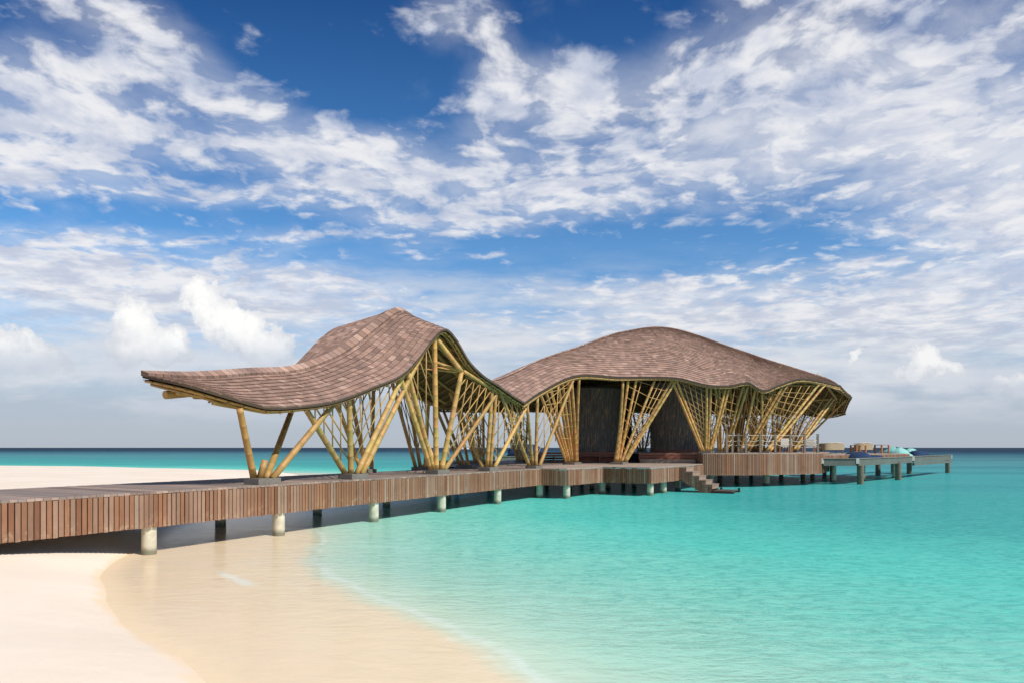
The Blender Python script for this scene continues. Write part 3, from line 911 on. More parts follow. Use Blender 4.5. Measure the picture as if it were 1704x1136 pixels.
# entrance roof: shingles laid in courses parallel to the eaves, cut by the rounded prow
mb = MB()
NR = 11
for side_ in (-1, 1):
    for j in range(NR):
        wl, wu = 1 - j / NR, 1 - (j + 1.25) / NR
        vl, vu = VC + side_ * 2.25 * wl, VC + side_ * 2.25 * max(wu, 0.0)
        u = 3.6 - random.random() * 0.3
        g = 1.0
        while u < 19.2:
            wd = random.choice([0.08, 0.10, 0.13, 0.17, 0.24])
            u2 = min(u + wd, 19.2)
            ul0, ul1 = max(u, u_end(vl)), max(u2 - 0.008, u_end(vl))
            uu0, uu1 = max(u, u_end(vu)), max(u2 - 0.008, u_end(vu))
            if ul1 - ul0 > 0.01 or uu1 - uu0 > 0.01:
                p0, p1, q0, q1 = S1(ul0, vl), S1(ul1, vl), S1(uu0, vu), S1(uu1, vu)
                n = (p1 - q0).cross(q1 - p0)
                if n.length < 1e-9: n = Vector((0, 0, 1))
                n.normalize()
                if n.z < 0: n = -n
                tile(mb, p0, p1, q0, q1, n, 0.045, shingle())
            u = u2
entrance = mb.build('entrance_roof', 'tile', pav)
# ridge cap
mb = MB()
for s_ in (-1, 1):
    ue = u_end(VC + s_ * .28) - .02
    mb.face([S1(3.80, VC, .0), S1(ue, VC + s_ * .28, .0), S1(ue, VC + s_ * .28, .10), S1(3.80, VC, .13)], shingle(.7))
u = 3.80
while u < 14.0:
    u2 = u + 0.20
    for s_ in (-1, 1):
        ue = u_end(VC + s_ * .28) - .02
        p0, p1 = S1(max(u, ue), VC + s_ * .28, .10), S1(max(u2 - .012, ue), VC + s_ * .28, .10)
        q0, q1 = S1(u, VC, .13), S1(u2 - .012, VC, .13)
        col = shingle(1.05)
        mb.face([p0, p1, q1, q0], col)
        mb.face([p0 - Vector((0, 0, .07)), p1 - Vector((0, 0, .07)), p1, p0], tuple(x * .6 for x in col))  # side faces darkened in the tint to draw the cap's shadow line
    u = u2
mb.build('ridge_cap', 'tile', entrance)


def cane(k=1.0, green=None):
    g = random.random() if green is None else green
    c = Vector((0.54, 0.29, 0.092)).lerp(Vector((0.46, 0.295, 0.098)), g)
    f = random.uniform(0.72, 1.15) * k
    return (c.x * f, c.y * f, c.z * f)


def bamboo(mb, p0, p1, r, seg=10, bend=None, k=1.0, green=None):
    """one cane with swollen nodes; bend = optional middle control point"""
    p0, p1 = Vector(p0), Vector(p1)

    def P(t):
        if bend is None: return p0.lerp(p1, t)
        return p0 * (1 - t) ** 2 + Vector(bend) * 2 * t * (1 - t) + p1 * t * t
    L = (p1 - p0).length
    base = cane(k, green)
    dark = tuple(x * 0.62 for x in base)
    pts, rs, cs = [P(0)], [r], [base]
    s = random.uniform(0.15, 0.4)
    while s < L - 0.08:
        t = s / L
        rr = r * (1 - 0.14 * t)
        for ds, kk, c in ((-0.02, 1.0, base), (-0.006, 1.06, dark), (0.006, 1.06, base), (0.02, 1.0, tuple(x * random.uniform(.9, 1.08) for x in base))):
            pts.append(P(min(max((s + ds) / L, 0.001), 0.999))); rs.append(rr * kk); cs.append(c)
        s += random.uniform(0.32, 0.48)
    pts.append(P(1)); rs.append(r * 0.86); cs.append(base)
    mb.tube(pts, rs, seg, cs)


# underside: woven bamboo mat, rafters, purlins, rim
us = np.linspace(3.83, 19.2, 70)
ws = np.linspace(-1, 1, 23)
mb = MB(); b0 = 0
for u in us:
    for w in ws:
        v = VC + 2.25 * w
        mb.v.append(tuple(S1(max(u, u_end(v)), v, -0.09)))
mb.grid_faces(0, len(us), len(ws), (1, 1, 1))
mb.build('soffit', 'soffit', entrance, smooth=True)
mb = MB()
for u in np.arange(4.4, 19.2, 0.42):
    for s_ in (-1, 1):
        pts = []
        for w in np.linspace(0.98, 0.0, 7):
            v = VC + s_ * 2.25 * w
            if u >= u_end(v) + .05: pts.append(S1(u, v, -0.155))
        if len(pts) > 2: mb.tube(pts, 0.035, 6, cane(0.8, 1.0))
mb.build('rafters', 'bamboo', entrance)
mb = MB()
for w in (-0.72, -0.40, 0.40, 0.72):
    v = VC + 2.25 * w
    mb.tube([S1(u, v, -0.25) for u in np.linspace(u_end(v) + .25, 19.0, 46)], 0.055, 7, cane(0.85, 1.0))
mb.tube([S1(u, VC, -0.32) for u in np.linspace(9.0, 19.0, 40)], 0.075, 8, cane(0.85, 1.0))
bamboo(mb, J(4.42, VC, 3.60), J(9.6, VC, 4.35), 0.105, 12, None, 1.0, 0.3)
mb.build('purlins', 'bamboo', entrance)


def perimeter1():
    pts = [(u, VF) for u in np.linspace(19.2, 5.55, 90)]
    pts += [(u_end(v), v) for v in np.concatenate([np.linspace(VF + .03, 0.6, 14), np.linspace(0.8, 2.9, 12), np.linspace(3.1, VB - .03, 14)])]
    pts += [(u, VB) for u in np.linspace(u_end(VB) + .05, 19.2, 66)]
    return pts


per = perimeter1()
mb = MB()
ring_t = [S1(u, v, 0.025) for u, v in per]
ring_b = [S1(u, v, -0.045) for u, v in per]
cen = J(11, VC, 0)
inner = []
for (u, v) in per:
    inner.append(S1(u + (0.12 if u < 7.3 else 0), v + (0.12 if v < VC else -0.12) * min(1, abs(v - VC)), -0.07))
for i in range(len(per) - 1):
    mb.face([ring_b[i], ring_b[i + 1], ring_t[i + 1], ring_t[i]])
    mb.face([inner[i], inner[i + 1], ring_b[i + 1], ring_b[i]])
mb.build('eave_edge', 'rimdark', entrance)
mb = MB()
mb.tube([Vector(p) - Vector((0, 0, .05)) for p in inner], 0.04, 7, cane(0.9, 0.8))
mb.tube([S1(u + (0.22 if u < 7.3 else 0), v + (0.24 if v < VC else -0.24) * min(1, abs(v - VC)), -0.21) for u, v in per], 0.035, 7, cane(0.9, 0.8))
for i in range(0, len(per) - 1, 2):                          # little tie blocks between the two rim canes
    u, v = per[i]
    a = S1(u + (0.06 if u < 7.3 else 0), v + (0.06 if v < VC else -0.06) * min(1, abs(v - VC)), -0.13)
    b = S1(u + (0.26 if u < 7.3 else 0), v + (0.26 if v < VC else -0.26) * min(1, abs(v - VC)), -0.17)
    mb.tube([a, b], 0.022, 6, cane(1.1, 0.5))
mb.build('rim_canes', 'bamboo', entrance, smooth=True)

# main roof: lofted between a rippling front eave, a ridge and a back eave
TT = [0, .08, .2, .32, .45, .55, .65, .70, .75, .80, .86, .91, .96, 1.0]
F2 = [J(19.2, VF, 4.18), at(900, 651, 31.2), at(960, 624, 35.5), at(1030, 627, 37.2), at(1080, 627, 38), at(1130, 629, 38.5), at(1185, 641, 39), at(1215, 641, 39.5),
      at(1245, 636, 40), at(1269, 649, 40.3), at(1300, 638, 41), at(1332, 629, 42.5), at(1370, 634, 44.5), at(1399, 641, 46.5)]
R2 = [J(19.2, VC, 5.0), at(838, 629, 32.0), at(899, 600, 36.5), at(963, 578, 40), at(1035, 554, 43.5), at(1101, 546, 46), at(1166, 561, 47), at(1211, 577, 47.5),
      at(1244, 588, 47.8), at(1276, 599, 48.2), at(1315, 611, 48.6), at(1347, 621, 48.9), at(1388, 636, 49), at(1418, 661, 49.4)]
B2 = [J(19.2, VB, 4.2), Vector((-3.7, 34.0, 4.3)), Vector((-2.5, 39.5, 4.5)), Vector((0, 45, 4.8)), Vector((4, 50, 5.0)), Vector((8, 53.5, 5.2)), Vector((12, 55.5, 5.2)), Vector((14.5, 56, 5.2)),
      Vector((16.5, 56.2, 5.2)), Vector((18.3, 56.2, 5.2)), Vector((20.2, 56, 5.1)), at(1330, 686, 55.5), at(1375, 692, 54), at(1407, 684, 51.8)]


def rail(pts):
    fs = [smoothcurve(TT, [p[k] for p in pts]) for k in range(3)]
    return lambda t: np.stack([f(t) for f in fs], -1)


f2, r2, b2 = rail(F2), rail(R2), rail(B2)
NT2, NS2 = 420, 41
tg = np.linspace(0, 1, NT2)
sg = np.linspace(0, 1, NS2)                                   # 0 eave .. 1 ridge


def half(eave):
    E, Rr = eave(tg)[:, None, :], r2(tg)[:, None, :]
    s = sg[None, :, None]
    P = E + (Rr - E) * s
    prof = 1 - (1 - sg) ** 1.45
    P[:, :, 2] = E[:, :, 2] + (Rr[:, :, 2] - E[:, :, 2]) * prof[None, :]
    return P


GF, GB = half(f2), half(b2)


def samp(G, t, s):
    x, y = min(max(t, 0), 1) * (NT2 - 1), min(max(s, 0), 1) * (NS2 - 1)
    i, j = min(int(x), NT2 - 2), min(int(y), NS2 - 2)
    fx, fy = x - i, y - j
    p = (G[i, j] * (1 - fx) + G[i + 1, j] * fx) * (1 - fy) + (G[i, j + 1] * (1 - fx) + G[i + 1, j + 1] * fx) * fy
    return Vector(p)


mb = MB()
for G, wide in ((GF, 1.0), (GB, 1.8)):
    Ls = np.sqrt((np.diff(G, axis=1) ** 2).sum(-1)).sum(1)      # slope length per t
    al = np.sqrt((np.diff(G, axis=0) ** 2).sum(-1))             # step along t per (t, s)
    EX = 0.21 * wide
    for j in range(int(Ls.max() / EX) + 1):
        t = random.uniform(-0.004, 0)
        while t < 1.0:
            tt = max(t, 0.0)
            i = min(int(tt * (NT2 - 1)), NT2 - 2)
            L = Ls[i]
            s0_, s1_ = j * EX / L, (j + 1.25) * EX / L
            stp = max(al[i, min(int(s0_ * (NS2 - 1)), NS2 - 1)] * (NT2 - 1), 3.0)
            t2 = t + random.choice([0.16, 0.22, 0.27, 0.36]) * wide / stp
            if s0_ < 1.0:
                L2 = Ls[min(int(min(t2, 1) * (NT2 - 1)), NT2 - 2)]
                p0, p1 = samp(G, tt, s0_), samp(G, t2, j * EX / L2)
                q0, q1 = samp(G, tt, s1_), samp(G, t2, (j + 1.25) * EX / L2)
                n = (p1 - q0).cross(q1 - p0)
                if n.length > 1e-9:
                    n.normalize()
                    if n.z < 0: n = -n
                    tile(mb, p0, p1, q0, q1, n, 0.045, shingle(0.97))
            t = t2
main = mb.build('main_roof', 'tile', pav)
mb = MB()                                                       # slim ridge cap
for i in range(0, NT2 - 2, 2):
    for G in (GF, GB):
        a, b = Vector(G[i, -1]), Vector(G[i + 2, -1])
        c, d = Vector(G[i, -2]), Vector(G[i + 2, -2])
        zc = Vector((0, 0, 0.10)); ze = Vector((0, 0, 0.055))
        mb.face([c + ze, d + ze, b + zc, a + zc], shingle(0.85))
mb.build('ridge_cap', 'tile', main)
mb = MB()
ti = list(range(0, NT2, 3))
for G in (GF, GB):
    base = len(mb.v)
    for i in ti:
        for j in range(0, NS2, 4):
            p = G[i, j]; mb.v.append((p[0], p[1], p[2] - 0.10))
    mb.grid_faces(base, len(ti), len(range(0, NS2, 4)), (1, 1, 1))
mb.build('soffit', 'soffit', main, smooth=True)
mb = MB()
for G in (GF, GB):
    for i in range(2, NT2, 7):
        mb.tube([Vector(G[i, j]) - Vector((0, 0, .17)) for j in range(0, NS2, 5)], 0.035, 6, cane(0.6, 1.0))
mb.build('rafters', 'bamboo', main)
mb = MB()
for G in (GF, GB):
    for j in (5, 12, 20, 30):
        mb.tube([Vector(G[i, j]) - Vector((0, 0, .27)) for i in range(4, NT2 - 4, 5)], 0.055, 6, cane(0.6, 1.0))
mb.build('purlins', 'bamboo', main)
# rim all round: front eave, end, back eave
rimpts = [GF[i, 0] for i in range(0, NT2, 2)] + [GF[-1, j] for j in range(1, NS2, 2)] + [GB[-1, j] for j in range(NS2 - 2, 0, -2)] + [GB[i, 0] for i in range(NT2 - 1, -1, -3)]
rininn = [GF[i, 1] for i in range(0, NT2, 2)] + [GF[-7, j] for j in range(1, NS2, 2)] + [GB[-7, j] for j in range(NS2 - 2, 0, -2)] + [GB[i, 1] for i in range(NT2 - 1, -1, -3)]
mb = MB()
Zu = Vector((0, 0, 1))
for i in range(len(rimpts) - 1):
    a, b, c, d = Vector(rimpts[i]), Vector(rimpts[i + 1]), Vector(rininn[i + 1]), Vector(rininn[i])
    mb.face([a - Zu * .09, b - Zu * .09, b + Zu * .035, a + Zu * .035])
    mb.face([d - Zu * .10, c - Zu * .10, b - Zu * .09, a - Zu * .09])
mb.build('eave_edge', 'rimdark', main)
mb = MB()
mb.tube([Vector(a).lerp(Vector(d), .4) - Zu * .18 for a, d in zip(rimpts, rininn)], 0.038, 7, cane(0.85, 0.9))
mb.tube([Vector(a).lerp(Vector(d), 1.4) - Zu * .26 for a, d in zip(rimpts, rininn)], 0.038, 7, cane(0.85, 0.9))
for i in range(0, len(rimpts), 3):
    a, d = Vector(rimpts[i]), Vector(rininn[i])
    mb.tube([a.lerp(d, .1) - Zu * .14, a.lerp(d, 1.5) - Zu * .23], 0.026, 6, cane(1.1, .6))
mb.build('rim_canes', 'bamboo', main, smooth=True)


# ---- columns
def eave_pt(px_):
    """point just under the front eave at a photo column"""
    if px_ < 862:
        u = u_at(px_, VF + .25)
        return S1(max(u, u_end(VF + .25) + .1), VF + .25, -0.2)
    best = min(range(NT2), key=lambda i: abs(852 + FPX * GF[i, 2][0] / GF[i, 2][1] - px_))
    return Vector(GF[best, 2]) - Zu * 0.22


def column(base, poles, plinth, label_z=None, r=0.09):
    """part: empty with a stone plinth and its canes; returns {key: (bottom, top)}"""
    c = node('column', pav)
    base = Vector(base)
    mb = MB()
    w, h = plinth
    mb.box(base + Zu * (h / 2), JD * w, JN * w * 0.75, Zu * h / 2)
    mb.build('plinth', 'stone', c)
    ends = []
    n = len(poles)
    for i, pl_ in enumerate(poles):
        tgt = pl_[0] if isinstance(pl_[0], Vector) else eave_pt(pl_[0])
        rr = pl_[1] if len(pl_) > 1 and pl_[1] else r
        bend = pl_[2] if len(pl_) > 2 else None
        off = (i - (n - 1) / 2) * (1.25 * w / max(n - 1, 1))
        dirv = (tgt - base); dirv.z = 0
        b = base + Vector((1, 0.12, 0)) * off * 0.9 + Zu * (h - 0.01) + dirv * 0.02
        bp = None
        if bend: bp = (b + tgt) / 2 + Vector(bend)
        mb = MB()
        bamboo(mb, b, tgt, rr, 10, bp)
        mb.build('pole', 'bamboo', c, smooth=True)
        ends.append((b, tgt))
    return c, ends


def lat_cross(A, B, n, gap, col=None, parent=None, r=0.022, t0=0.1, name='lattice_screen'):
    """crossing thin canes strung between two poles"""
    mb = MB()
    PA_ = lambda t: A[0].lerp(A[1], t)
    PB_ = lambda t: B[0].lerp(B[1], t)
    for i in range(n):
        t = t0 + (1 - t0) * i / (n - 1)
        for q in (t + gap, t - gap):
            if 0.02 <= q <= 1.0:
                mb.tube([PA_(t), PB_(q)], r, 6, cane(0.9, .6))
    mb.build(name, 'bamboo', parent or pav, smooth=True)


def lat_vee(A, B, n, r=0.022, lim=1.0):
    """diamond lattice inside a V of two poles: one family parallel to each pole"""
    o = (A[0] + B[0]) / 2
    a_, b_ = A[1] - o, B[1] - o
    mb = MB()
    for k in range(1, n):
        f = k / n
        for p, q in ((a_, b_), (b_, a_)):
            p0, p1 = o + q * f, o + q * f + p * (lim - f) * .98
            good = []
            for t in np.linspace(0, 1, 25):                    # keep only the stretch below the entrance roof
                w = p0.lerp(p1, t); d_ = w - JO
                if w.z < float(h1(np.float64(d_.dot(JD)), np.float64(d_.dot(JN)))) - .13: good.append(w)
                else: break
            if len(good) > 3: mb.tube([good[0], good[-1]], r, 6, cane(0.85, .6))
    mb.build('lattice_screen', 'bamboo', pav, smooth=True)


def lat_inv(A, B, n, r=0.022, lim=0.62):
    """the same lattice hung in the gap between two poles that lean together at the top"""
    o = (A[1] + B[1]) / 2
    lat_vee((o, A[0]), (o, B[0]), n, r, lim)


def lat_fan(A, B, nf, nc, r=0.024, slope=0.05, parent=None, t0=0.2):
    """radiating canes between two poles, tied by rungs"""
    mb = MB()
    for k in range(1, nf + 1):
        f = k / (nf + 1)
        lo = A[0].lerp(A[1], t0 * .6).lerp(B[0].lerp(B[1], t0 * .6), f)
        mb.tube([lo, A[1].lerp(B[1], f)], r, 6, cane(0.95, .6))
    for i in range(nc):
        t = t0 + (0.97 - t0) * i / (nc - 1)
        mb.tube([A[0].lerp(A[1], min(t + slope, 1)), B[0].lerp(B[1], max(t - slope, 0))], r * .9, 6, cane(0.85, .6))
    mb.build('lattice_screen', 'bamboo', parent or pav, smooth=True)


def fb(px_, v=0.3):
    u = u_at(px_, v)
    return J(u, v, DECK)


PL1 = (0.36, 0.16)
RB = 0.090
cA, eA = column(fb(437), [(372, RB), (fb(441, .3) + Zu * .62, RB), (S1(10.5, 3.3, -.3), RB), (556, RB)], PL1)
cB, eB = column(fb(588), [(509, RB), (581, RB), (676, RB), (712, RB)], PL1)
joint = at(768, 618, 24.6)
cC, eC = column(fb(728), [(665, .085), (677, .085), (723, .10), (S1(14.6, 3.2, -.3), .08), (joint, .10), (829, .085)], PL1)
cD, eD = column(fb(813), [(at(749, 652, 28.6), .085), (819, .085), (826, .075), (881, .085)], PL1)
cE, eE = column(fb(889), [(833, .085), (877, .08), (894, .085), (954, .085)], (0.36, 0.12))


def gb_(px_, Y, z):
    return Vector(((px_ - 852) / FPX * Y, Y, z))


PL2 = (0.48, 0.13)
R2P = 0.085
cF, eF = column(gb_(952, 38, DECK), [(899, .08), (908, .08), (916, .08), (927, .08), (936, .08), (944, .08), (951, .09, (0.12, 0, -.45)), (963, .09, (-0.1, 0, -.75))], PL2)
cG, eG = column(gb_(1031, 38.6, DECK), [(1037, .09, (0.10, 0, -.55)), (1046, .085), (1060, .085), (1092, .08), (1121, R2P), (1128, R2P)], PL2)
cH, eH = column(gb_(1176, 40.4, UZ), [(1116, R2P), (1124, R2P), (1176, .085), (1184, .085), (1208, R2P), (1215, R2P)], PL2)
cI, eI = column(gb_(1202, 42.0, UZ), [(1190, .08), (1196, .08), (1238, .085), (1246, .085)], (0.4, 0.10))
cJ, eJ = column(gb_(1238, 41.8, UZ), [(1258, .08), (1303, .095), (1310, .095)], (0.4, 0.10))
cK, eK = column(gb_(1273, 43.0, UZ), [(1268, .08), (1364, .095), (1372, .095)], (0.4, 0.10))
cL, eL = column(gb_(1318, 46.5, UZ), [(at(1322, 655, 47.5), .075), (at(1384, 660, 48.3), .09), (at(1389, 662, 48.5), .09)], (0.4, 0.10))

# back rows
pxs_ = []
for ub, tops in ((13.6, (11.6, 12.6, 14.6)), (17.0, (15.4, 16.6, 18.2)), (20.4, None)):
    b = J(ub, 3.35, DECK)
    if tops:
        cc, ee = column(b, [(S1(x, VB - .3, -.2), .08) for x in tops], (0.32, 0.14))
        lat_vee(ee[0], ee[1], 4); lat_vee(ee[1], ee[2], 4)
    else:
        column(b, [(S1(18.6, VB - .3, -.2), .08), (Vector((-3.4, 34.0, 4.1)), .08), (Vector((-2.9, 36.8, 4.1)), .08)], (0.32, 0.14))
for i, (t, zb) in enumerate(((.20, DECK), (.32, DECK), (.60, UZ), (.71, UZ), (.795, UZ), (.86, UZ))):
    B0 = Vector(b2(np.array([t]))[0]); Rr = Vector(r2(np.array([t]))[0])
    b = B0.lerp(Rr, 0.16); b.z = zb
    tops = []
    for dt in (-.035, -.012, .012, .035):
        k = int(min(max(t + dt, 0), 1) * (NT2 - 1))
        tops.append(Vector(GB[k, 2]) - Zu * .22)
    cc, ee = column(b, [(x, .085) for x in tops], (0.4, 0.12))
    lat_fan(ee[0], ee[1], 1, 7); lat_fan(ee[2], ee[3], 1, 7)
    lat_fan(ee[1], ee[2], 1, 7)
    if i >= 2:
        nxt = (.055 if i > 2 else .05)
        k = int(min(t + nxt + .03, 1) * (NT2 - 1))
        lat_fan(ee[3], (b + JD * .5, Vector(GB[k, 2]) - Zu * .22), 3, 8)

# inner fans standing behind the front canes, carrying the middle of the roof
for px_, Y, tt_, ss_ in ((1222, 47.0, .70, .42), (1258, 48.5, .78, .50), (1292, 49.5, .87, .55), (1316, 52.5, .93, .75)):
    b = gb_(px_, Y, UZ)
    G_ = GF if ss_ < .7 else GB
    tops = []
    for dt, ds in ((-.05, -.1), (-.025, .12), (0, -.05), (.025, .15), (.045, -.08), (.06, .05)):
        tops.append(samp(G_, tt_ + dt, ss_ + ds) - Zu * .25)
    cc, ee = column(b, [(x, .075) for x in tops], (0.4, 0.12))
    lat_fan(ee[0], ee[2], 3, 7, slope=.12); lat_fan(ee[3], ee[5], 3, 7, slope=-.12)

# lattice screens
lat_vee(eB[0], eB[1], 5)
lat_vee(eB[1], eB[2], 6)
lat_vee(eC[0], eC[2], 4)
lat_vee(eC[3], eC[1], 5)
lat_vee(eC[4], eC[5], 6)
lat_inv(eC[5], eD[0], 7, lim=.75)
lat_vee(eD[0], eD[1], 6)
lat_vee(eD[1], eD[3], 6)
lat_inv(eD[3], eE[0], 7, lim=.75)
lat_vee(eE[0], eE[1], 5)
lat_vee(eE[2], eE[3], 6)
lat_fan(eF[0], eF[5], 2, 6)
lat_fan(eE[3], eF[0], 1, 4, t0=.5, slope=.08)
lat_fan(eG[1], eG[3], 1, 7, slope=.07)
lat_fan(eG[3], eG[4], 2, 8, slope=.02)
lat_fan(eH[1], eH[2], 4, 10, slope=.08)
lat_fan(eH[3], eH[4], 1, 7, slope=.05)
lat_fan(eI[1], eI[2], 2, 8)
lat_fan(eJ[0], eJ[1], 3, 8, slope=.12)
lat_fan(eK[0], eK[1], 5, 9, slope=.12)
lat_fan(eL[0], eL[1], 4, 9, slope=.12)
# beams meeting at the joint under the arch, and spokes fanning back from it
mb = MB()
apex = S1(13.15, VF + .3, -.28)
bamboo(mb, joint, apex, .09, 10); bamboo(mb, joint + Vector((.1, 0, 0)), S1(17.3, VF + .3, -.25), .07, 8)
bamboo(mb, joint, S1(12.4, 2.2, -.5), .07, 8)
bamboo(mb, apex + Vector((-.25, 0, .05)), S1(13.6, 3.8, -.3), .085, 8)
for i in range(8):
    bamboo(mb, joint + Vector((0, .1, -.02)), S1(11.4 + .35 * i, 3.7, -.3), .032, 6)
for i in range(7):
    bamboo(mb, apex, S1(10.8 + .8 * i, 2.5 + .12 * i, -.3), .032, 6)
mb.build('arch_beams', 'bamboo', entrance, smooth=True)
mb = MB()                                                      # short struts under the roof's open end
tipA, tipB, tipC = at(1376, 641, 47.6), at(1392, 663, 50), at(1386, 683, 51.5)
bamboo(mb, tipA, tipB, .09, 8); bamboo(mb, tipB, tipC, .07, 8)
bamboo(mb, at(1250, 640, 44), tipA, .07, 8); bamboo(mb, at(1300, 668, 49), tipB, .07, 8)
mb.build('end_struts', 'bamboo', main, smooth=True)

# ------------------------------------------------------------------ round rooms, benches, inner wall


def round_room(px_, Y, r, z0, z1, label):
    o = empty('round_room', ((px_ - 852) / FPX * Y, Y, z0), label, 'room', 'round rooms under the main roof')
    mb = MB()
    prof = [(r, 0), (r * 1.01, (z1 - z0) * .3), (r * 1.03, (z1 - z0) * .7), (r * 1.06, z1 - z0)]
    mb.lathe(prof, 72)
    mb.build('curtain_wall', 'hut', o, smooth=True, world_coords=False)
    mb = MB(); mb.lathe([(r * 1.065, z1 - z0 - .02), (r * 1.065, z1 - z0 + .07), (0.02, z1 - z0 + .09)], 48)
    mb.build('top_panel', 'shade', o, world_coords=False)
    mb = MB(); mb.lathe([(r + .02, 0), (r + .05, 0), (r + .05, .16), (r + .02, .16)], 60)
    mb.build('skirting', 'darkred', o, world_coords=False)
    return o


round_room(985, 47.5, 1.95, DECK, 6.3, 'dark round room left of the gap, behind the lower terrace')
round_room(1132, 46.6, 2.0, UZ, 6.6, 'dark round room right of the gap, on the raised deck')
wl = empty('dark_wall', (7.7, 50.5, DECK), 'black panelled inner wall between the two round rooms', 'wall')
mb = MB()
for k in range(11):
    mb.box((6.7 + .2 * k, 50.3 - 0.02 * (k % 2), 3.75), (.096, 0, 0), (0, .04, 0), (0, 0, 2.39))
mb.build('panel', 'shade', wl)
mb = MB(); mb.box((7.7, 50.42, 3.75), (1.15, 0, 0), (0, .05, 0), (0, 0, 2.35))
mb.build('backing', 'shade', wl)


def bench(x0, y0, x1, y1, label):
    o = empty('timber_bench', ((x0 + x1) / 2, (y0 + y1) / 2, DECK), label, 'bench', 'dark red benches on the terrace')
    mb = MB()
    for k in range(4):
        z = DECK + .10 + .16 * k
        mb.beam((x0, y0, z), (x1, y1, z), .05, .135)
    mb.build('slatted_back', 'darkred', o)
    mb = MB(); mb.beam((x0, y0 - .35, DECK + .40), (x1, y1 - .35, DECK + .40), .55, .05)
    mb.build('seat', 'darkred', o)
    for q in (.04, .5, .96):
        mb = MB()
        x, y = x0 + (x1 - x0) * q, y0 + (y1 - y0) * q
        mb.box((x, y - .3, DECK + .19), (.04, 0, 0), (0, .22, 0), (0, 0, .185))
        mb.build('support', 'darkred', o)
    return o


bench(3.95, 44.6, 7.35, 44.3, 'long dark red slatted bench along the foot of the left round room')
bench(1.6, 43.2, 3.7, 44.3, 'greyer slatted bench half hidden behind the leaning canes')

# ------------------------------------------------------------------ rope railing
rail_o = empty('rope_railing', (15.5, 40.2, UZ), 'timber posts with sagging ropes along the raised deck edge', 'railing')


def edge_pt(px_):
    for a, b in zip(UP_FRONT, UP_FRONT[1:]):
        pa, pb = 852 + FPX * a[0] / a[1], 852 + FPX * b[0] / b[1]
        if pa - .5 <= px_ <= pb + 6:
            f = (px_ - pa) / (pb - pa)
            return Vector((a[0] + (b[0] - a[0]) * f - .05, a[1] + (b[1] - a[1]) * f + .16, UZ))
posts = []
for px_ in (1212, 1226, 1236, 1244, 1268, 1292, 1317, 1341, 1364):
    p = edge_pt(px_)
    if px_ in (1226, 1236): p.y += .5
    mb = MB(); mb.box(p + Zu * .56, (.055, 0, 0), (0, .055, 0), (0, 0, .56), (1, 1, 1))
    mb.box(p + Zu * 1.135, (.065, 0, 0), (0, .065, 0), (0, 0, .015), (1, 1, 1))
    mb.build('post', 'post', rail_o)
    posts.append(p)
for a, b in zip(posts, posts[1:]):
    for hh, sag in ((1.05, .02), (.78, .10), (.55, .12)):
        mb = MB()
        mb.tube([a.lerp(b, t) + Zu * (hh - sag * 4 * t * (1 - t)) for t in np.linspace(.03, .97, 9)], .016, 6)
        mb.build('rope', 'rope', rail_o, smooth=True)

# ------------------------------------------------------------------ lounge terrace and furniture
lounge = empty('lounge_terrace', (25, 52, 0), 'low timber terrace carrying wicker sofas beyond the raised deck', 'terrace')
LZ = 1.86
lp = [(19.35, 43.0), (21.2, 44.2), (29.8, 51.2), (29.2, 57), (24.4, 57), (24.25, 51.9), (21.75, 46.6)]
mb = MB(); mb.prism(lp, LZ - .05, LZ)
mb.build('deck', 'deckslab', lounge)
mb = MB(); fascia(mb, lp[0:4], LZ - .32, LZ - .06)
mb.build('front_cladding', 'board', lounge)
for x, y in ((21.5, 45.6), (25.2, 49), (28.9, 51.6), (28.6, 55.8)):
    put_pile(lounge, x, y, .15, -2.2, LZ - .3)


def rounded_back(mb, w, d, h0, h1, th):
    """curved wicker shell, horseshoe in plan"""
    n = 22
    pts = []
    for i in range(n + 1):
        a = math.pi * (1.0 - i / n)
        x = w / 2 * math.copysign(abs(math.cos(a)) ** .6, math.cos(a)); y = d / 2 * abs(math.sin(a)) ** .6
        pts.append((x, y, math.sin(a)))
    for i in range(n):
        (x0, y0, s0_), (x1, y1, s1_) = pts[i], pts[i + 1]
        i0, i1 = (1 - th / (w / 2)), (1 - th / (d / 2))
        t0, t1 = h0 + (h1 - h0) * (.72 + .28 * s0_), h0 + (h1 - h0) * (.72 + .28 * s1_)
        o0, o1, n0, n1 = (x0, y0), (x1, y1), (x0 * i0, y0 * i1), (x1 * i0, y1 * i1)
        mb.face([(*o1, h0), (*o0, h0), (*o0, t0), (*o1, t1)])
        mb.face([(*n0, h0), (*n1, h0), (*n1, t1), (*n0, t0)])
        mb.face([(*o0, t0), (*n0, t0), (*n1, t1), (*o1, t1)])
        mb.face([(*n0, h0), (*o0, h0), (*o1, h0), (*n1, h0)])
        if i == 0: mb.face([(*o0, h0), (*n0, h0), (*n0, t0), (*o0, t0)])
        if i == n - 1: mb.face([(*o1, h0), (*o1, t1), (*n1, t1), (*n1, h0)])


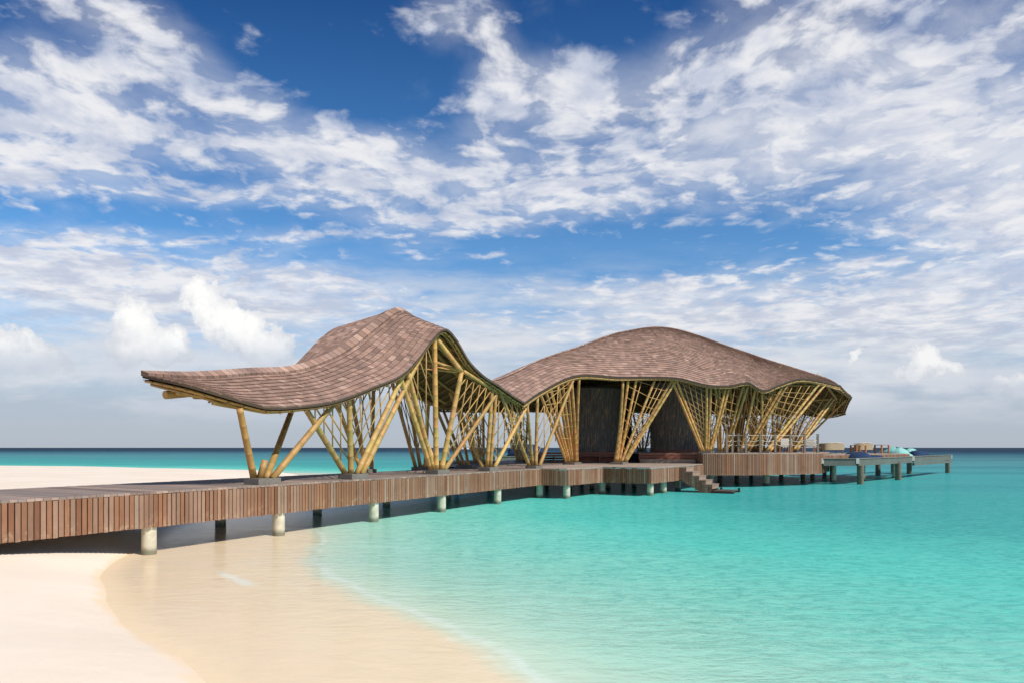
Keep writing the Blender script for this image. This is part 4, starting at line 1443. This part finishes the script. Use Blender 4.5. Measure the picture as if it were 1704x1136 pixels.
def sofa(name, x, y, z, w, d, rz, label, cat, group):
    o = empty(name, (x, y, z), label, cat, group, rz)
    mb = MB(); rounded_back(mb, w, d, .28, .78, .09)
    mb.build('backrest', 'wicker', o, world_coords=False)
    mb = MB(); mb.box((0, -.06, .31), (w / 2 - .1, 0, 0), (0, d / 2 - .06, 0), (0, 0, .05))
    mb.build('seat', 'wicker', o, world_coords=False)
    cu = MB(); cu.box((0, -.08, .43), (w / 2 - .13, 0, 0), (0, d / 2 - .12, 0), (0, 0, .06))
    c = cu.build('cushion', 'cushion', o, world_coords=False)
    bv = c.modifiers.new('bevel', 'BEVEL'); bv.width = .05; bv.segments = 3
    mb = MB()
    mb.tube([(w / 2 * math.cos(a), d / 2 * math.sin(a), .80 - .10 * (1 - math.sin(a))) for a in np.linspace(0.05, math.pi - .05, 18)], .028, 8)
    mb.build('top_rail', 'cushion', o, smooth=True, world_coords=False)
    for sx_ in (-1, 1):
        for sy_ in (-1, 1):
            mb = MB(); mb.tube([(sx_ * (w / 2 - .14), sy_ * (d / 2 - .16) - .03, 0), (sx_ * (w / 2 - .16), sy_ * (d / 2 - .18) - .03, .29)], [.022, .03], 8)
            mb.build('leg', 'post', o, smooth=True, world_coords=False)
    return o


GS = 'wicker lounge seats on the terrace'
sofa('wicker_sofa', 22.9, 49.0, LZ, 1.75, .95, R(195), 'round-backed wicker sofa nearest the last railing post', 'sofa', GS)
sofa('wicker_sofa', 25.1, 53.6, LZ, 1.8, .95, R(150), 'wicker sofa farther back, in the middle of the lounge terrace', 'sofa', GS)
sofa('wicker_sofa', 26.3, 51.3, LZ, 1.6, .95, R(200), 'wicker sofa behind the orange teak table', 'sofa', GS)


def table(x, y, z, w, d, h, rz, label):
    o = empty('teak_table', (x, y, z), label, 'table', 'teak tables on the lounge terrace', rz)
    mb = MB()
    for k in range(5):
        mb.box((0, -d / 2 + d * (k + .5) / 5, h - .02), (w / 2, 0, 0), (0, d / 10 - .004, 0), (0, 0, .02))
    mb.build('tabletop', 'teak', o, world_coords=False)
    for sx_ in (-1, 1):
        for sy_ in (-1, 1):
            mb = MB(); mb.box((sx_ * (w / 2 - .05), sy_ * (d / 2 - .05), (h - .042) / 2), (.045, 0, 0), (0, .045, 0), (0, 0, (h - .042) / 2))
            mb.build('leg', 'teak', o, world_coords=False)
    mb = MB(); mb.box((0, 0, .16), (w / 2 - .1, 0, 0), (0, .03, 0), (0, 0, .02))
    mb.build('stretcher', 'teak', o, world_coords=False)
    return o


table(25.0, 49.3, LZ, .85, .7, .62, R(12), 'orange teak table in front of the wicker sofas')
table(28.0, 51.7, LZ, .8, .7, .66, R(20), 'teak table at the outer end of the lounge terrace')


def chair(x, y, z, rz, label, seatmat='cushion'):
    o = empty('dining_chair', (x, y, z), label, 'chair', 'chairs behind the rope railing', rz)
    mb = MB(); mb.box((0, 0, .43), (.36, 0, 0), (0, .34, 0), (0, 0, .06)); c = mb.build('seat', seatmat, o, world_coords=False)
    b_ = c.modifiers.new('bevel', 'BEVEL'); b_.width = .03; b_.segments = 2
    mb = MB(); mb.box((0, .32, .68), (.37, 0, 0), (0, .045, 0), (0, 0, .22)); c = mb.build('backrest', seatmat, o, world_coords=False)
    b_ = c.modifiers.new('bevel', 'BEVEL'); b_.width = .03; b_.segments = 2
    for sx_ in (-1, 1):
        mb = MB(); mb.box((sx_ * .385, 0, .60), (.03, 0, 0), (0, .30, 0), (0, 0, .025)); mb.build('armrest', 'teak', o, world_coords=False)
        for sy_ in (-1, 1):
            mb = MB(); mb.box((sx_ * .385, sy_ * .30, .29), (.025, 0, 0), (0, .025, 0), (0, 0, .285)); mb.build('leg', 'teak', o, world_coords=False)
    return o


chair(17.3, 43.4, UZ, R(180), 'pale upholstered chair between the fourth and fifth posts from the right end')
chair(19.9, 45.9, UZ, R(165), 'pale armchair beside the last bay of the rope railing')
chair(19.0, 47.2, UZ, R(120), 'pale armchair set back in the shade of the end roof')

# ------------------------------------------------------------------ overwater net platforms and bean bags


def net_platform(P, z, h, label, piles, group='net platforms over the lagoon', drop=0.0):
    cx, cy = sum(p[0] for p in P) / 4, sum(p[1] for p in P) / 4
    o = empty('net_platform', (cx, cy, z), label, 'platform', group)
    for a, b in zip(P, P[1:] + P[:1]):
        a_, b_ = Vector((a[0], a[1], 0)), Vector((b[0], b[1], 0))
        d = (b_ - a_).normalized() * .09
        mb = MB(); mb.beam((*(a_ + d)[:2], z - h / 2), (*(b_ - d)[:2], z - h / 2), .16, h)
        mb.build('beam', 'grey_timber', o)
        mb = MB(); mb.beam((*(a_ + d)[:2], z + .025), (*(b_ - d)[:2], z + .025), .26, .05)
        mb.build('coping', 'coping', o)
    for p in P:
        mb = MB(); mb.box((p[0], p[1], z - .12), (.1, 0, 0), (0, .1, 0), (0, 0, .17))
        mb.build('corner_cap', 'cap', o)
    mb = MB(); n = 30
    Pv = [Vector((p[0], p[1], z)) for p in P]
    Q = lambda s, t: Pv[0].lerp(Pv[1], s).lerp(Pv[3].lerp(Pv[2], s), t) - Zu * (.35 * (16 * s * (1 - s) * t * (1 - t)) ** .7 + .02)
    for i in range(1, n):
        mb.tube([Q(i / n, t) for t in np.linspace(.01, .99, 9)], .012, 4, caps=False)
        mb.tube([Q(t, i / n) for t in np.linspace(.01, .99, 9)], .012, 4, caps=False)
    mb.build('net', 'net', o)
    for x, y in piles:
        put_pile(o, x, y, .2, -2.2, z - h + .1, 'driftwood')
    return o


net_platform([(19.25, 42.45), (21.35, 42.25), (29.9, 51.1), (26.4, 50.2)], 1.60, .42, 'grey timber net platform beside the raised deck, holding navy bean bags',
             [(gb_(1433, 42.8, 0).x, 42.9), (gb_(1496, 48.4, 0).x, 48.5), (gb_(1386, 47, 0).x, 47.0), (gb_(1461, 57, 0).x, 57)])
net_platform([(30.1, 51.3), (39.7, 61.8), (36.5, 64.5), (28.6, 56.5)], 1.62, .42, 'farthest grey net platform at the outer end, holding the aqua bean bag',
             [(gb_(1513, 59.8, 0).x, 59.8), (gb_(1577, 62.4, 0).x, 62.4), (gb_(1518, 60, 0).x, 63)])
mb = MB(); mb.beam((30.1, 51.2, 1.06), (39.75, 61.75, 1.06), .14, .2)
lowb = mb.build('lower_beam', 'grey_timber', [o for o in bpy.data.objects if o.name == 'net_platform.001'][0])
net_platform([(-1.3, 56.5), (2.6, 57), (2.4, 63), (-1.7, 62.5)], 1.55, .45, 'low net platform far behind the canes with a covered navy lounger',
             [(-1.1, 56.7), (2.4, 57.2), (2.2, 62.5), (-1.5, 62.3)])


def bag(x, y, z, sx_, sy_, sz_, mat, rz, label, seed, group='bean bags on the net platforms'):
    rnd = random.Random(seed)
    ph = [rnd.uniform(0, 6.28) for _ in range(6)]
    mb = MB()
    nu, nv = 28, 14
    for j in range(nv + 1):
        th = math.pi * j / nv
        for i in range(nu):
            a = 2 * math.pi * i / nu
            r = 1 + .07 * math.sin(3 * a + ph[0]) * math.sin(th) + .05 * math.sin(5 * a + 4 * th + ph[1]) + .05 * math.cos(4 * th + 2 * a + ph[2]) + .025 * math.sin(9 * a + ph[3])
            zc = math.cos(th)
            zz = zc if zc > 0 else zc * .35
            pk = (.75 + .5 * max(0, math.cos(a - ph[4]))) if zc > 0 else 1
            mb.v.append((sx_ * r * math.sin(th) ** .8 * math.cos(a), sy_ * r * math.sin(th) ** .8 * math.sin(a), sz_ * (zz * (1.0 + .0 * pk) * r + .3)))
    for j in range(nv):
        for i in range(nu):
            a, b = j * nu + i, j * nu + (i + 1) % nu
            mb.f.append((a, a + nu, b + nu, b)); mb.c.append((1, 1, 1))
    o = mb.build('bean_bag', mat, None, smooth=True)
    o.location = (x, y, z); o.rotation_euler = (0, 0, rz)
    return tag(o, label, 'bean bag', group)


bag(22.95, 45.3, 1.42, .95, .8, .44, 'navy', R(15), 'tall navy bean bag nearest the raised deck', 1)
bag(24.7, 46.8, 1.42, 1.15, .7, .27, 'navy', R(40), 'flat navy cushion bag behind the tall navy bag', 2)
bag(30.5, 54.2, 1.45, 1.15, .95, .66, 'aqua', R(35), 'big crumpled aqua bean bag on the outer platform', 3)
bag(31.7, 55.4, 1.40, .9, .8, .40, 'aqua', R(40), 'low aqua bag slumped beside the big aqua one', 4)
bag(35.0, 58.9, 1.45, 1.35, .8, .46, 'navy', R(48), 'long navy bean bag at the far end of the outer platform', 5)
bag(35.0, 59.9, 1.65, 1.2, .45, .45, 'aqua', R(48), 'pale aqua bolster resting along the far navy bag', 6)
bag(1.1, 58.6, 1.45, 1.6, .9, .85, 'navy', R(4), 'navy covered lounger seen between the canes', 7)

# low timber bathing deck behind the boardwalk
ld = empty('side_landing', (-2.6, 39.5, 0), 'dark low timber landing behind the boardwalk', 'landing')
mb = MB(); mb.prism([(-3.3, 39.0), (-1.0, 41.5), (-2.0, 45), (-5.5, 42.5)], 1.20, 1.50)
mb.build('deck', 'deckslab', ld)
for x, y in ((-3.2, 39.6), (-1.4, 41.8), (-4.9, 42.3)):
    put_pile(ld, x, y, .14, -2.2, 1.22)

# tiny boat on the horizon
bt = empty('motor_boat', (-72, 1030, 0), 'tiny white boat on the horizon between the canes', 'boat')
mb = MB()
mb.prism([(-78.5, 1028), (-68, 1028), (-64.5, 1030), (-68, 1032), (-78.5, 1032)], -.5, 1.6)
mb.build('hull', 'white_paint', bt)
mb = MB(); mb.prism([(-76.5, 1028.6), (-70, 1028.6), (-70, 1031.4), (-76.5, 1031.4)], 1.6, 3.9)
mb.build('cabin', 'white_paint', bt)
